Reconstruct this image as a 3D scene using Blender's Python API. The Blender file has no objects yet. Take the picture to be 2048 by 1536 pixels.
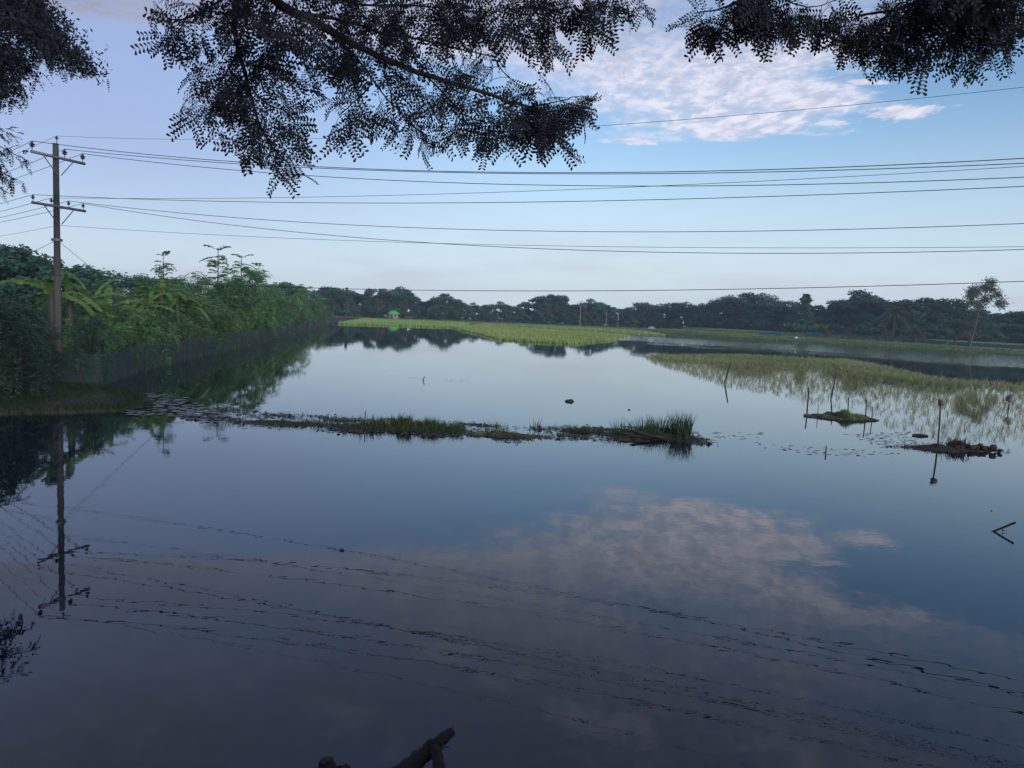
import bpy, math, random
import numpy as np
from mathutils import Vector, Matrix

# ------------------------------------------------------------------ camera
scene = bpy.context.scene
COL = scene.collection
FPX, PITCH, ROLL, EYE = 1480.0, math.radians(5.3), math.radians(2.45), 4.0
cp, sp, cr, sr = math.cos(PITCH), math.sin(PITCH), math.cos(ROLL), math.sin(ROLL)
R0, U0, F0 = Vector((1, 0, 0)), Vector((0, sp, cp)), Vector((0, cp, -sp))
right, up = R0 * cr + U0 * sr, R0 * -sr + U0 * cr
cam_data = bpy.data.cameras.new('camera')
cam = bpy.data.objects.new('camera', cam_data)
COL.objects.link(cam)
cam.matrix_world = Matrix(((right.x, up.x, -F0.x, 0), (right.y, up.y, -F0.y, 0), (right.z, up.z, -F0.z, EYE), (0, 0, 0, 1)))
cam_data.sensor_width = 36.0
cam_data.lens = 36.0 * FPX / 2048.0
cam_data.clip_start, cam_data.clip_end = 0.05, 9000
scene.camera = cam

# ------------------------------------------------------------------ world, sun, exposure
SUN_EL, SUN_AZ = math.radians(9), math.radians(150)      # low morning sun behind the camera, to its right
world = bpy.data.worlds.new('World')
scene.world = world
world.use_nodes = True
wt = world.node_tree
wt.nodes.clear()
def NN(t, kind, **kw):
    n = t.nodes.new(kind)
    for k, v in kw.items(): setattr(n, k, v)
    return n
def mth(t, op, a, b=None, c=None, clamp=False):
    n = NN(t, 'ShaderNodeMath', operation=op, use_clamp=clamp)
    for i, v in enumerate((a, b, c)):
        if v is None: continue
        if hasattr(v, 'links'): t.links.new(v, n.inputs[i])
        else: n.inputs[i].default_value = v
    return n.outputs[0]
def sstep(t, v, lo, hi, a=0.0, b=1.0):
    n = NN(t, 'ShaderNodeMapRange', interpolation_type='SMOOTHSTEP')
    t.links.new(v, n.inputs[0])
    for i, x in zip((1, 2, 3, 4), (lo, hi, a, b)): n.inputs[i].default_value = x
    return n.outputs[0]
def mixc(t, fac, a, b, blend='MIX'):
    n = NN(t, 'ShaderNodeMix', data_type='RGBA', blend_type=blend)
    for i, v in ((0, fac), (6, a), (7, b)):
        if hasattr(v, 'links'): t.links.new(v, n.inputs[i])
        else: n.inputs[i].default_value = v if i == 0 else (*v, 1)
    return n.outputs[2]
def noise(t, vec, scale, detail=4, rough=.55, dist=0.0):
    n = NN(t, 'ShaderNodeTexNoise')
    t.links.new(vec, n.inputs['Vector'])
    n.inputs['Scale'].default_value = scale; n.inputs['Detail'].default_value = detail
    n.inputs['Roughness'].default_value = rough; n.inputs['Distortion'].default_value = dist
    return n.outputs['Fac']
def curve(t, v, pts, vmin, vmax, omin, omax):
    a = mth(t, 'DIVIDE', mth(t, 'SUBTRACT', v, vmin), vmax - vmin, clamp=True)
    n = NN(t, 'ShaderNodeFloatCurve')
    cu = n.mapping.curves[0]
    P = sorted(((x - vmin) / (vmax - vmin), (y - omin) / (omax - omin)) for x, y in pts)
    while len(cu.points) < len(P): cu.points.new(.5, .5)
    for q, (x, y) in zip(cu.points, P): q.location = (x, y); q.handle_type = 'AUTO_CLAMPED'
    n.mapping.update()
    t.links.new(a, n.inputs['Value'])
    return mth(t, 'MULTIPLY_ADD', n.outputs[0], omax - omin, omin)

sky = NN(wt, 'ShaderNodeTexSky', sky_type='NISHITA', sun_disc=False)
sky.sun_elevation, sky.sun_rotation = SUN_EL, SUN_AZ
sky.altitude, sky.air_density, sky.dust_density, sky.ozone_density = 0, 1.0, 0.6, 1.6
tc = NN(wt, 'ShaderNodeTexCoord')
sep = NN(wt, 'ShaderNodeSeparateXYZ'); wt.links.new(tc.outputs['Generated'], sep.inputs[0])
dx, dy, dz = sep.outputs
zz = mth(wt, 'MAXIMUM', dz, 0.03)
u, v = mth(wt, 'DIVIDE', dx, zz), mth(wt, 'DIVIDE', dy, zz)
cmb = NN(wt, 'ShaderNodeCombineXYZ'); wt.links.new(u, cmb.inputs[0]); wt.links.new(v, cmb.inputs[1])
UV = cmb.outputs[0]
n_edge = noise(wt, UV, 3.2, 5, .6)
n_big = noise(wt, UV, 0.75, 3, .5)
mq = NN(wt, 'ShaderNodeMapping'); wt.links.new(UV, mq.inputs[0]); mq.inputs['Scale'].default_value = (1.5, .8, 1)
n_puff = noise(wt, mq.outputs[0], 6.5, 6, .62, .2)
mp = NN(wt, 'ShaderNodeMapping'); wt.links.new(UV, mp.inputs[0])
mp.inputs['Rotation'].default_value = (0, 0, math.radians(-18)); mp.inputs['Scale'].default_value = (1.25, 1.0, 1)
n_rip = noise(wt, mp.outputs[0], 20, 5, .6, .25)
eo = mth(wt, 'MULTIPLY', mth(wt, 'SUBTRACT', n_edge, .5), 1.1)
umax = curve(wt, v, [(1.0, 3.9), (1.6, 2.7), (2.26, 1.92), (2.5, 1.66), (2.8, 1.30), (3.0, 1.22), (3.2, 1.42), (3.5, 1.6), (3.75, 1.55), (4.05, 1.30), (4.25, .9), (4.45, .2)], 1.0, 4.5, 0, 4)
umin = curve(wt, v, [(1.0, -6), (2.0, -6), (2.5, -3.5), (2.9, -1.1), (3.1, -.4), (3.4, -.08), (3.9, .36), (4.2, .5), (4.45, .9)], 1.0, 4.5, -6, 4)
e1 = sstep(wt, mth(wt, 'ADD', mth(wt, 'SUBTRACT', umax, u), eo), -.10, .20)
e2 = sstep(wt, mth(wt, 'ADD', mth(wt, 'SUBTRACT', u, umin), mth(wt, 'MULTIPLY', eo, 1.6)), -.25, .75)
e3 = sstep(wt, mth(wt, 'ADD', v, mth(wt, 'MULTIPLY', eo, .5)), 4.5, 4.05)
bank = mth(wt, 'MULTIPLY', mth(wt, 'MULTIPLY', e1, e2), e3)
low = sstep(wt, v, 2.9, 3.7)                                # the lower, puffier rim of the bank
rip = sstep(wt, n_rip, .34, .62)
puff = sstep(wt, n_puff, .42, .60)
tex = mth(wt, 'ADD', mth(wt, 'MULTIPLY', rip, mth(wt, 'SUBTRACT', 1.0, low)), mth(wt, 'MULTIPLY', puff, low))
hole = sstep(wt, n_big, .34, .56, .25, 1.0)                 # the high deck breaks up in places
deck = sstep(wt, v, 3.1, 2.4)
hole = mth(wt, 'ADD', mth(wt, 'MULTIPLY', hole, deck), mth(wt, 'SUBTRACT', 1.0, deck))
m_bank = mth(wt, 'MULTIPLY', mth(wt, 'MULTIPLY', bank, hole), mth(wt, 'MULTIPLY_ADD', tex, .46, .54))
def puffcloud(cu, cv, ru, rv, amp=.95, noi=1.0):
    a = mth(wt, 'DIVIDE', mth(wt, 'SUBTRACT', u, cu), ru)
    b = mth(wt, 'DIVIDE', mth(wt, 'SUBTRACT', v, cv), rv)
    r = mth(wt, 'SQRT', mth(wt, 'ADD', mth(wt, 'MULTIPLY', a, a), mth(wt, 'MULTIPLY', b, b)))
    r = mth(wt, 'ADD', r, mth(wt, 'MULTIPLY', mth(wt, 'SUBTRACT', n_puff, .5), -2.6 * noi))
    return mth(wt, 'MULTIPLY', sstep(wt, r, 1.1, .45), amp)
puffs = None
for args in ((1.72, 3.49, .17, .15), (1.20, 3.17, .10, .035, .8), (1.36, 3.10, .12, .04, .8), (1.30, 3.42, .22, .17), (.62, 4.27, .16, .09, .85), (1.0, 3.9, .30, .16, .9), (1.52, 3.72, .1, .05, .7)):
    q = puffcloud(*args)
    puffs = q if puffs is None else mth(wt, 'MAXIMUM', puffs, q)
m_cl = mth(wt, 'MAXIMUM', m_bank, puffs)
# thin high veil, and flat grey-lilac streaks low over the horizon
azn = NN(wt, 'ShaderNodeCombineXYZ'); wt.links.new(dx, azn.inputs[0]); wt.links.new(dy, azn.inputs[1]); wt.links.new(mth(wt, 'MULTIPLY', dz, 5.0), azn.inputs[2])
n_low = noise(wt, azn.outputs[0], 4.2, 4, .55)
veil = mth(wt, 'MULTIPLY', sstep(wt, n_low, .42, .70), sstep(wt, dz, .16, .03, 0, .55))
base = mixc(wt, 1.0, sky.outputs[0], (0.124, 0.145, 0.178), 'MULTIPLY')
HZ, CL_B, CL_D, LILAC = (.55, .645, .745), (.675, .665, .765), (.245, .26, .365), (.47, .49, .57)
c = mixc(wt, sstep(wt, dz, .30, .0, .02, .88), base, HZ)     # humid air low in the sky
c = mixc(wt, veil, c, LILAC)
c = mixc(wt, mth(wt, 'MULTIPLY', sstep(wt, dx, .15, -.5, 0, .78), sstep(wt, dz, -.02, .21)), c, (.29, .345, .565))
bright = mth(wt, 'MULTIPLY', sstep(wt, mth(wt, 'MULTIPLY_ADD', u, .45, v), 1.55, 3.6), sstep(wt, n_puff, .36, .62, .62, 1.0))
bright = mth(wt, 'MAXIMUM', bright, mth(wt, 'MULTIPLY', sstep(wt, n_edge, .48, .66), sstep(wt, u, -1.5, 1.2, .12, .5)))
ccol = mixc(wt, bright, CL_D, CL_B)
c = mixc(wt, m_cl, c, ccol)
c = mixc(wt, sstep(wt, dz, .0, -.02), c, (.05, .06, .07))
bg = NN(wt, 'ShaderNodeBackground'); wt.links.new(c, bg.inputs[0]); bg.inputs[1].default_value = 1.0
wo = NN(wt, 'ShaderNodeOutputWorld'); wt.links.new(bg.outputs[0], wo.inputs[0])
world.cycles.sampling_method = 'MANUAL'; world.cycles.sample_map_resolution = 512

sun_d = bpy.data.lights.new('sun', 'SUN'); sun = bpy.data.objects.new('sun', sun_d); COL.objects.link(sun)
sun_d.energy, sun_d.angle, sun_d.color = 2.0, math.radians(14), (1.0, .93, .84)
sdir = Vector((math.sin(SUN_AZ) * math.cos(SUN_EL), math.cos(SUN_AZ) * math.cos(SUN_EL), math.sin(SUN_EL)))
sun.rotation_euler = sdir.to_track_quat('Z', 'Y').to_euler()
sun.location = sdir * 80

vs = scene.view_settings
vs.view_transform, vs.look, vs.exposure, vs.gamma, vs.use_curve_mapping = 'Standard', 'None', 0.35, 1.0, False
cy = scene.cycles
cy.use_denoising = True
cy.max_bounces, cy.diffuse_bounces, cy.glossy_bounces, cy.transmission_bounces, cy.transparent_max_bounces = 8, 3, 3, 3, 12
cy.sample_clamp_indirect = 4.0
cy.caustics_reflective = cy.caustics_refractive = False

# ------------------------------------------------------------------ helpers
rng = np.random.default_rng(11)
random.seed(5)
def ray(px, py):
    x, y = (px - 1024) / FPX, -(py - 768) / FPX
    return F0 + right * x + up * y
def ground(px, py, z=0.0):                          # where a sight line meets the height z
    d = ray(px, py); return Vector((0, 0, EYE)) + d * ((z - EYE) / d.z)
def at(px, py, Y):                                  # where a sight line meets the distance Y
    d = ray(px, py); return Vector((0, 0, EYE)) + d * (Y / d.y)
def horizon(px): return 768 - FPX * math.tan(PITCH) + (px - 1024) * math.tan(ROLL)

class MB:
    def __init__(s): s.V, s.F, s.T, s.M, s.n = [], [], [], [], 0
    def add(s, V, F, tint=.5, mat=0):
        V = np.asarray(V, float).reshape(-1, 3); F = np.asarray(F, int)
        s.V.append(V); s.F.append(F + s.n); s.n += len(V); s.M.append(np.full(len(F), mat))
        s.T.append(np.broadcast_to(np.asarray(tint, float), (len(V),)).copy() if np.ndim(tint) < 2 else tint)
    def mesh(s, name, mats, smooth=False):
        me = bpy.data.meshes.new(name)
        V = np.concatenate(s.V)
        me.vertices.add(len(V)); me.vertices.foreach_set('co', V.ravel())
        loops = np.concatenate([f.ravel() for f in s.F])
        tot = np.concatenate([np.full(len(f), f.shape[1]) for f in s.F])
        me.loops.add(len(loops)); me.loops.foreach_set('vertex_index', loops.astype(np.int32))
        me.polygons.add(len(tot)); me.polygons.foreach_set('loop_start', (np.cumsum(tot) - tot).astype(np.int32))
        me.polygons.foreach_set('loop_total', tot.astype(np.int32))
        for m in (mats if isinstance(mats, (list, tuple)) else [mats]): me.materials.append(m)
        me.polygons.foreach_set('material_index', np.concatenate(s.M).astype(np.int32))
        if smooth: me.polygons.foreach_set('use_smooth', np.ones(len(tot), bool))
        a = me.attributes.new('tint', 'FLOAT', 'POINT'); a.data.foreach_set('value', np.concatenate(s.T).astype(np.float32))
        me.update(calc_edges=True); me.validate()
        return me
    def build(s, name, mats, parent=None, smooth=False):
        return link(name, s.mesh(name, mats, smooth), parent)
def link(name, me, parent=None, loc=None):
    o = bpy.data.objects.new(name, me); COL.objects.link(o)
    if parent is not None: o.parent = parent
    if loc is not None: o.location = loc
    return o
def thing(name, label, cat, loc=(0, 0, 0), rz=0.0, group=None, scale=None):
    o = bpy.data.objects.new(name, None); COL.objects.link(o); o.empty_display_size = .3
    o.location = loc; o.rotation_euler = (0, 0, rz)
    if scale is not None: o.scale = scale
    return tag(o, label, cat, group)
def tag(o, label, cat, group=None):
    o['label'] = label; o['category'] = cat
    if group: o['group'] = group
    return o
def copy_thing(o, label, loc, rz, scale=None, group=None):
    c = o.copy(); COL.objects.link(c); c.location = loc; c.rotation_euler = (0, 0, rz); c['label'] = label
    if scale is not None: c.scale = scale
    if group: c['group'] = group
    for ch in o.children:
        d = ch.copy(); COL.objects.link(d); d.parent = c
    return c

def unit(a): return a / np.maximum(np.linalg.norm(a, axis=-1, keepdims=True), 1e-9)
def rand_unit(n): return unit(rng.normal(size=(n, 3)))
def leaves(mb, P, U, V, tint=.5, mat=0):            # one pointed leaf face per point: half length U, half width V
    n = len(P); X = np.stack([P - U, P - U * .1 + V, P + U, P - U * .1 - V], 1).reshape(-1, 3)
    t = np.repeat(np.broadcast_to(np.asarray(tint, float), (n,)), 4)
    mb.add(X, np.arange(4 * n).reshape(-1, 4), t, mat)
def tube(mb, pts, rad, k=7, tint=.5, mat=0, cap=True, bump=0.0):
    P = np.asarray([tuple(p) for p in pts], float); n = len(P)
    R = np.broadcast_to(np.asarray(rad, float), (n,))
    T = unit(np.gradient(P, axis=0)) if n > 1 else np.array([[0, 0, 1.]])
    ref = np.array([0, 0, 1.]) if abs(T[:, 2]).mean() < .8 else np.array([1., 0, 0])
    A = unit(np.cross(T, ref)); B = np.cross(T, A)
    an = np.arange(k) * 2 * np.pi / k
    rr = R[:, None] * (1 + (rng.normal(size=(n, k)) * bump if bump else 0))
    V = P[:, None] + rr[..., None] * (np.cos(an)[None, :, None] * A[:, None] + np.sin(an)[None, :, None] * B[:, None])
    i = np.arange(n - 1)[:, None] * k + np.arange(k)[None]; j = np.arange(n - 1)[:, None] * k + (np.arange(k)[None] + 1) % k
    F = np.stack([i, j, j + k, i + k], -1).reshape(-1, 4)
    mb.add(V.reshape(-1, 3), F, tint, mat)
    if cap:
        for ring, c in ((V[0], P[0]), (V[-1], P[-1])):
            W = np.vstack([ring, c[None]])
            mb.add(W, np.stack([np.arange(k), (np.arange(k) + 1) % k, np.full(k, k)], -1), tint, mat)
def box(mb, c, h, M=None, tint=.5, mat=0):
    S = np.array([[x, y, z] for x in (-1, 1) for y in (-1, 1) for z in (-1, 1)], float) * np.asarray(h)
    if M is not None: S = S @ np.asarray(M).T
    mb.add(S + np.asarray(tuple(c)), [[0, 1, 3, 2], [4, 6, 7, 5], [0, 4, 5, 1], [2, 3, 7, 6], [0, 2, 6, 4], [1, 5, 7, 3]], tint, mat)
def smooth_path(pts, n=6):
    P = np.asarray([tuple(p) for p in pts], float); out = []
    Q = np.vstack([2 * P[0] - P[1], P, 2 * P[-1] - P[-2]])
    for i in range(1, len(Q) - 2):
        for s in np.arange(n) / n:
            a, b, c, d = Q[i - 1], Q[i], Q[i + 1], Q[i + 2]
            out.append(.5 * (2 * b + (c - a) * s + (2 * a - 5 * b + 4 * c - d) * s * s + (3 * b - a - 3 * c + d) * s ** 3))
    return np.array(out + [P[-1]])
def blades(mb, base, h, w, lean=.25, az=None, tint=.5, curl=.25, mat=0):   # one two-segment blade per base point
    n = len(base); h = np.broadcast_to(np.asarray(h, float), (n,)); w = np.broadcast_to(np.asarray(w, float), (n,))
    az = rng.uniform(0, 6.283, n) if az is None else az
    L = np.abs(rng.normal(0, lean, n)) * h; D = np.stack([np.cos(az), np.sin(az), 0 * az], 1)
    S = np.stack([-np.sin(az), np.cos(az), 0 * az], 1)
    tw = rng.uniform(0, 3.14, n); S = S * np.cos(tw)[:, None] + D * np.sin(tw)[:, None]
    mid = base + D * (L * .35)[:, None]; mid[:, 2] += h * .55
    tip = base + D * (L * (1 + curl))[:, None]; tip[:, 2] += h * np.clip(1 - .3 * (L / np.maximum(h, 1e-6)) ** 2, .3, 1)
    X = np.stack([base - S * w[:, None] * .5, base + S * w[:, None] * .5, mid + S * w[:, None] * .42, mid - S * w[:, None] * .42, tip], 1).reshape(-1, 3)
    k = np.arange(n)[:, None] * 5
    t = np.repeat(np.broadcast_to(np.asarray(tint, float), (n,)), 5)
    b0 = mb.n
    mb.add(X, k + np.array([[0, 1, 2, 3]]), t, mat)
    mb.F.append((k + np.array([[3, 2, 4]])) + b0); mb.M.append(np.full(n, mat))
def inpoly(P, poly):
    poly = np.asarray(poly, float); x, y = P[:, 0], P[:, 1]; r = np.zeros(len(P), bool); j = len(poly) - 1
    for i in range(len(poly)):
        xi, yi = poly[i]; xj, yj = poly[j]
        c = ((yi > y) != (yj > y)) & (x < (xj - xi) * (y - yi) / (yj - yi + 1e-12) + xi)
        r ^= c; j = i
    return r
def scatter(poly, spacing, jit=.5):
    poly = np.asarray(poly, float); lo, hi = poly.min(0), poly.max(0)
    X, Y = np.meshgrid(np.arange(lo[0], hi[0], spacing), np.arange(lo[1], hi[1], spacing))
    P = np.stack([X.ravel(), Y.ravel()], 1); P += rng.uniform(-jit, jit, P.shape) * spacing
    return P[inpoly(P, poly)]
def poly_px(*pts): return [tuple(ground(*p)[:2]) for p in pts]

# ------------------------------------------------------------------ materials
def mat(name):
    m = bpy.data.materials.new(name); m.use_nodes = True; t = m.node_tree
    return m, t, t.nodes['Principled BSDF']
def plain(name, col, rough=.7, col2=None, scale=8.0, spec=.3, bump=0.0, metal=0.0):
    m, t, b = mat(name); b.inputs['Roughness'].default_value = rough; b.inputs['Specular IOR Level'].default_value = spec
    b.inputs['Metallic'].default_value = metal
    tcn = NN(t, 'ShaderNodeTexCoord'); nz = noise(t, tcn.outputs['Object'], scale, 5, .6)
    t.links.new(mixc(t, sstep(t, nz, .3, .7), col, col2 or tuple(c * .55 for c in col)), b.inputs['Base Color'])
    if bump:
        bn = NN(t, 'ShaderNodeBump'); bn.inputs['Distance'].default_value = bump; t.links.new(nz, bn.inputs['Height']); t.links.new(bn.outputs[0], b.inputs['Normal'])
    return m
def leafy(name, a, b_, trans=.3, rough=.45, spec=.35, var=.35):     # per-leaf tint and per-plant variation
    m, t, b = mat(name)
    at_ = NN(t, 'ShaderNodeAttribute', attribute_name='tint')
    oi = NN(t, 'ShaderNodeObjectInfo')
    c = mixc(t, at_.outputs['Fac'], a, b_)
    hs = NN(t, 'ShaderNodeHueSaturation'); t.links.new(c, hs.inputs['Color'])
    t.links.new(mth(t, 'MULTIPLY_ADD', oi.outputs['Random'], var, 1 - var / 2), hs.inputs['Value'])
    t.links.new(mth(t, 'MULTIPLY_ADD', oi.outputs['Random'], .04, .48), hs.inputs['Hue'])
    t.links.new(hs.outputs[0], b.inputs['Base Color'])
    b.inputs['Roughness'].default_value = rough; b.inputs['Specular IOR Level'].default_value = spec
    tr = NN(t, 'ShaderNodeBsdfTranslucent'); t.links.new(hs.outputs[0], tr.inputs[0])
    mx = NN(t, 'ShaderNodeMixShader'); mx.inputs[0].default_value = trans
    t.links.new(b.outputs[0], mx.inputs[1]); t.links.new(tr.outputs[0], mx.inputs[2])
    t.links.new(mx.outputs[0], t.nodes['Material Output'].inputs[0])
    return m
M = dict(
    bark=plain('bark', (.10, .08, .06), .85, (.04, .034, .028), 14, bump=.02),
    dark_bark=plain('dark_bark', (.017, .015, .017), .9, (.008, .007, .008), 18, bump=.02),
    pale_bark=plain('pale_bark', (.30, .27, .23), .8, (.16, .14, .12), 5),
    wood=plain('weathered_wood', (.05, .042, .036), .85, (.022, .019, .017), 22, bump=.02),
    bamboo=plain('bamboo', (.05, .045, .036), .8, (.026, .024, .02), 6),
    concrete=plain('pole_concrete', (.078, .076, .083), .85, (.053, .051, .057), 1.6, bump=.005),
    steel=plain('galvanised_steel', (.20, .21, .24), .5, (.14, .15, .17), 10, metal=.3),
    ceramic=plain('brown_ceramic', (.045, .035, .05), .25, (.03, .024, .034), 4, spec=.6),
    wire=plain('wire', (.03, .03, .036), .6, (.02, .02, .024), 3),
    soil=plain('soil', (.05, .038, .03), .9, (.03, .024, .018), 5, bump=.05),
    bed=plain('pond_bed', (.05, .042, .03), .95, (.03, .026, .02), .4),
    bank=plain('bank_earth', (.05, .055, .025), .95, (.028, .03, .016), .35, bump=.08),
    bankgrass=plain('bank_turf', (.14, .19, .075), .95, (.10, .13, .05), .12, bump=.1),
    white=plain('white_sack', (.55, .55, .55), .7, (.6, .58, .55), 3),
    rag=plain('rag', (.22, .19, .19), .9, (.10, .085, .085), 9),
    green_roof=plain('green_roof', (.07, .42, .10), .5, (.06, .33, .09), .8),
    hut_wall=plain('hut_wall', (.30, .30, .30), .85, (.2, .2, .2), 1),
    dark_glass=plain('dark_opening', (.02, .02, .02), .4, (.015, .015, .015), 1),
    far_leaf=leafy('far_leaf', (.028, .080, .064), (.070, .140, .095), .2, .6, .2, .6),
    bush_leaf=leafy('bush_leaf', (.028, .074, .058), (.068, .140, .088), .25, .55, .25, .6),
    shrub_leaf=leafy('shrub_leaf', (.050, .140, .066), (.165, .30, .105), .3, .5, .3, .5),
    dark_leaf=leafy('dark_leaf', (.016, .042, .032), (.046, .095, .056), .2, .5, .3, .3),
    warm_leaf=leafy('warm_leaf', (.065, .092, .060), (.15, .17, .105), .3, .55, .3, .1),
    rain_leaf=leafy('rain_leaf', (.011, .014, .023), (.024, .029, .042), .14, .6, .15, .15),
    banana=leafy('banana_leaf', (.065, .15, .045), (.17, .29, .075), .35, .4, .4, .3),
    banana_bright=leafy('young_banana_leaf', (.15, .25, .045), (.20, .30, .055), .4, .4, .4, .1),
    banana_dead=leafy('dead_banana_leaf', (.13, .075, .035), (.19, .13, .07), .25, .8, .1, .1),
    rice=leafy('rice', (.24, .35, .10), (.37, .47, .16), .35, .6, .2, .1),
    paddy=leafy('paddy', (.17, .225, .10), (.36, .37, .18), .35, .6, .2, .1),
    grass=leafy('grass', (.035, .060, .022), (.085, .115, .040), .3, .6, .2, .1),
    dry_grass=leafy('dry_grass', (.12, .19, .07), (.24, .28, .12), .3, .7, .2, .1),
    reed=leafy('reed', (.025, .050, .024), (.060, .095, .038), .3, .5, .3, .1),
    shade_grass=leafy('spit_grass', (.012, .024, .012), (.034, .055, .024), .3, .6, .2, .1),  # darkened copy of grass: the tree's shade on the spit is in the colour
    weed=leafy('floating_weed', (.034, .026, .034), (.075, .060, .062), .1, .6, .3, .1),
    pad=leafy('lily_pad', (.035, .042, .036), (.085, .078, .080), .05, .42, .6, .3),
)
def net_mat(name, col, fac):
    m, t, b = mat(name)
    tcn = NN(t, 'ShaderNodeTexCoord'); nz = noise(t, tcn.outputs['Object'], .6, 4, .6)
    t.links.new(mixc(t, sstep(t, nz, .3, .7), col, tuple(c * .6 for c in col)), b.inputs['Base Color'])
    b.inputs['Roughness'].default_value = .8
    tr = NN(t, 'ShaderNodeBsdfTransparent'); mx = NN(t, 'ShaderNodeMixShader'); mx.inputs[0].default_value = fac
    t.links.new(tr.outputs[0], mx.inputs[1]); t.links.new(b.outputs[0], mx.inputs[2]); t.links.new(mx.outputs[0], t.nodes['Material Output'].inputs[0])
    return m
M['net'] = net_mat('green_net', (.022, .062, .062), .6)
M['blue_net'] = net_mat('blue_net', (.025, .15, .25), .85)
M['dark_net'] = net_mat('dark_blue_net', (.018, .07, .12), .75)

# water: dark, silt-laden, mirror-like; low wind ripples, rougher along the far right bank
m, t, b = mat('water'); M['water'] = m
b.inputs['Base Color'].default_value = (.004, .009, .016, 1); b.inputs['Roughness'].default_value = .0
b.inputs['IOR'].default_value = 1.50; b.inputs['Specular Tint'].default_value = (.86, .95, 1, 1)
g = NN(t, 'ShaderNodeNewGeometry'); pos = g.outputs['Position']
s3 = NN(t, 'ShaderNodeSeparateXYZ'); t.links.new(pos, s3.inputs[0])
mp1 = NN(t, 'ShaderNodeMapping'); t.links.new(pos, mp1.inputs[0]); mp1.inputs['Rotation'].default_value = (0, 0, .35); mp1.inputs['Scale'].default_value = (.55, 1, 1)
w1 = noise(t, mp1.outputs[0], 3.0, 2, .5)
w2 = noise(t, mp1.outputs[0], 14.0, 2, .5, .4)
patch = sstep(t, noise(t, pos, .16, 3, .55), .40, .68)
far_band = mth(t, 'MULTIPLY_ADD', mth(t, 'SUBTRACT', s3.outputs[0], 59), -.839, mth(t, 'MULTIPLY', mth(t, 'SUBTRACT', s3.outputs[1], 235), -.545))
far_band = mth(t, 'ADD', far_band, mth(t, 'MULTIPLY', mth(t, 'SUBTRACT', noise(t, pos, .05, 4, .6), .5), 60))
mband = mth(t, 'MULTIPLY', mth(t, 'MULTIPLY', sstep(t, far_band, 92, 55), sstep(t, far_band, -8, 4)), sstep(t, s3.outputs[1], 225, 165))
hgt = mth(t, 'ADD', mth(t, 'MULTIPLY', w1, .0009), mth(t, 'MULTIPLY', mth(t, 'MULTIPLY', w2, patch), .00045))
bn = NN(t, 'ShaderNodeBump'); bn.inputs['Distance'].default_value = 1.0; bn.inputs['Strength'].default_value = 1.0
t.links.new(hgt, bn.inputs['Height']); nt = NN(t, 'ShaderNodeTexNoise'); t.links.new(mp1.outputs[0], nt.inputs['Vector']); nt.inputs['Scale'].default_value = 6.0; nt.inputs['Detail'].default_value = 3
v1 = NN(t, 'ShaderNodeVectorMath', operation='SUBTRACT'); t.links.new(nt.outputs['Color'], v1.inputs[0]); v1.inputs[1].default_value = (.5, .5, .5)
v2 = NN(t, 'ShaderNodeVectorMath', operation='SCALE'); t.links.new(v1.outputs[0], v2.inputs[0]); t.links.new(mth(t, 'MULTIPLY', mband, .38), v2.inputs['Scale'])
v3 = NN(t, 'ShaderNodeVectorMath', operation='ADD'); t.links.new(bn.outputs[0], v3.inputs[0]); t.links.new(v2.outputs[0], v3.inputs[1])
v4 = NN(t, 'ShaderNodeVectorMath', operation='NORMALIZE'); t.links.new(v3.outputs[0], v4.inputs[0]); t.links.new(v4.outputs[0], b.inputs['Normal'])

# ------------------------------------------------------------------ setting: ground, water, banks
def sheet(name, z, mt, s=4000, n=2):
    mb = MB(); mb.add([(-s, -s, z), (s, -s, z), (s, s, z), (-s, s, z)], [[0, 1, 2, 3]])
    o = mb.build(name, mt); o['kind'] = 'structure'; return o
sheet('ground', -.7, M['bed'])
sheet('water', 0.0, M['water'], 2500)
def land(name, poly, z, mt, slope=1.4):
    P = np.asarray(poly, float); A2 = np.sum(P[:, 0] * np.roll(P[:, 1], -1) - np.roll(P[:, 0], -1) * P[:, 1])
    if A2 < 0: P = P[::-1]
    pts = []
    for i in range(len(P)):                         # uneven shoreline
        a, b2 = P[i], P[(i + 1) % len(P)]; L = np.linalg.norm(b2 - a); k = int(np.clip(L / 3, 1, 60))
        for s in np.arange(k) / k:
            d = (b2 - a) / L; nn = np.array([d[1], -d[0]]); pts.append(a + (b2 - a) * s + nn * rng.normal(0, min(.35, L * .01)))
    P = np.array(pts); n = len(P)
    T = unit(np.roll(P, -1, 0) - np.roll(P, 1, 0)); N = np.stack([T[:, 1], -T[:, 0]], 1)
    V = np.vstack([np.c_[P - N * slope, np.full(n, z) + rng.normal(0, .05, n)], np.c_[P - N * slope * .1, np.full(n, .06)], np.c_[P + N * .9, np.full(n, -.69)]])
    mb = MB(); i = np.arange(n); j = (i + 1) % n
    mb.add(V, np.vstack([np.stack([i + n, j + n, j, i], 1), np.stack([i + 2 * n, j + 2 * n, j + n, i + n], 1)]))
    import bmesh
    bm = bmesh.new(); bm.from_mesh(mb.mesh(name, mt)); bm.verts.ensure_lookup_table()
    f = bm.faces.new([bm.verts[k] for k in range(n)]); bmesh.ops.triangulate(bm, faces=[f])
    me = bpy.data.meshes.new(name); bm.to_mesh(me); bm.free(); me.materials.append(mt)
    o = link(name, me); o['kind'] = 'structure'; return o
LEFT = [(-16.6, 24.3), (-15.2, 25.0), (-14.0, 25.9), (-13.6, 27.4), (-15.0, 30.0), (-17.2, 32.6), (-19.1, 33.9), (-21.5, 43.8), (-25.1, 67.8), (-32.7, 113), (-43, 168), (-48, 195), (-60, 300), (-400, 320), (-400, 12), (-30, 12), (-22, 20)]
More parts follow.
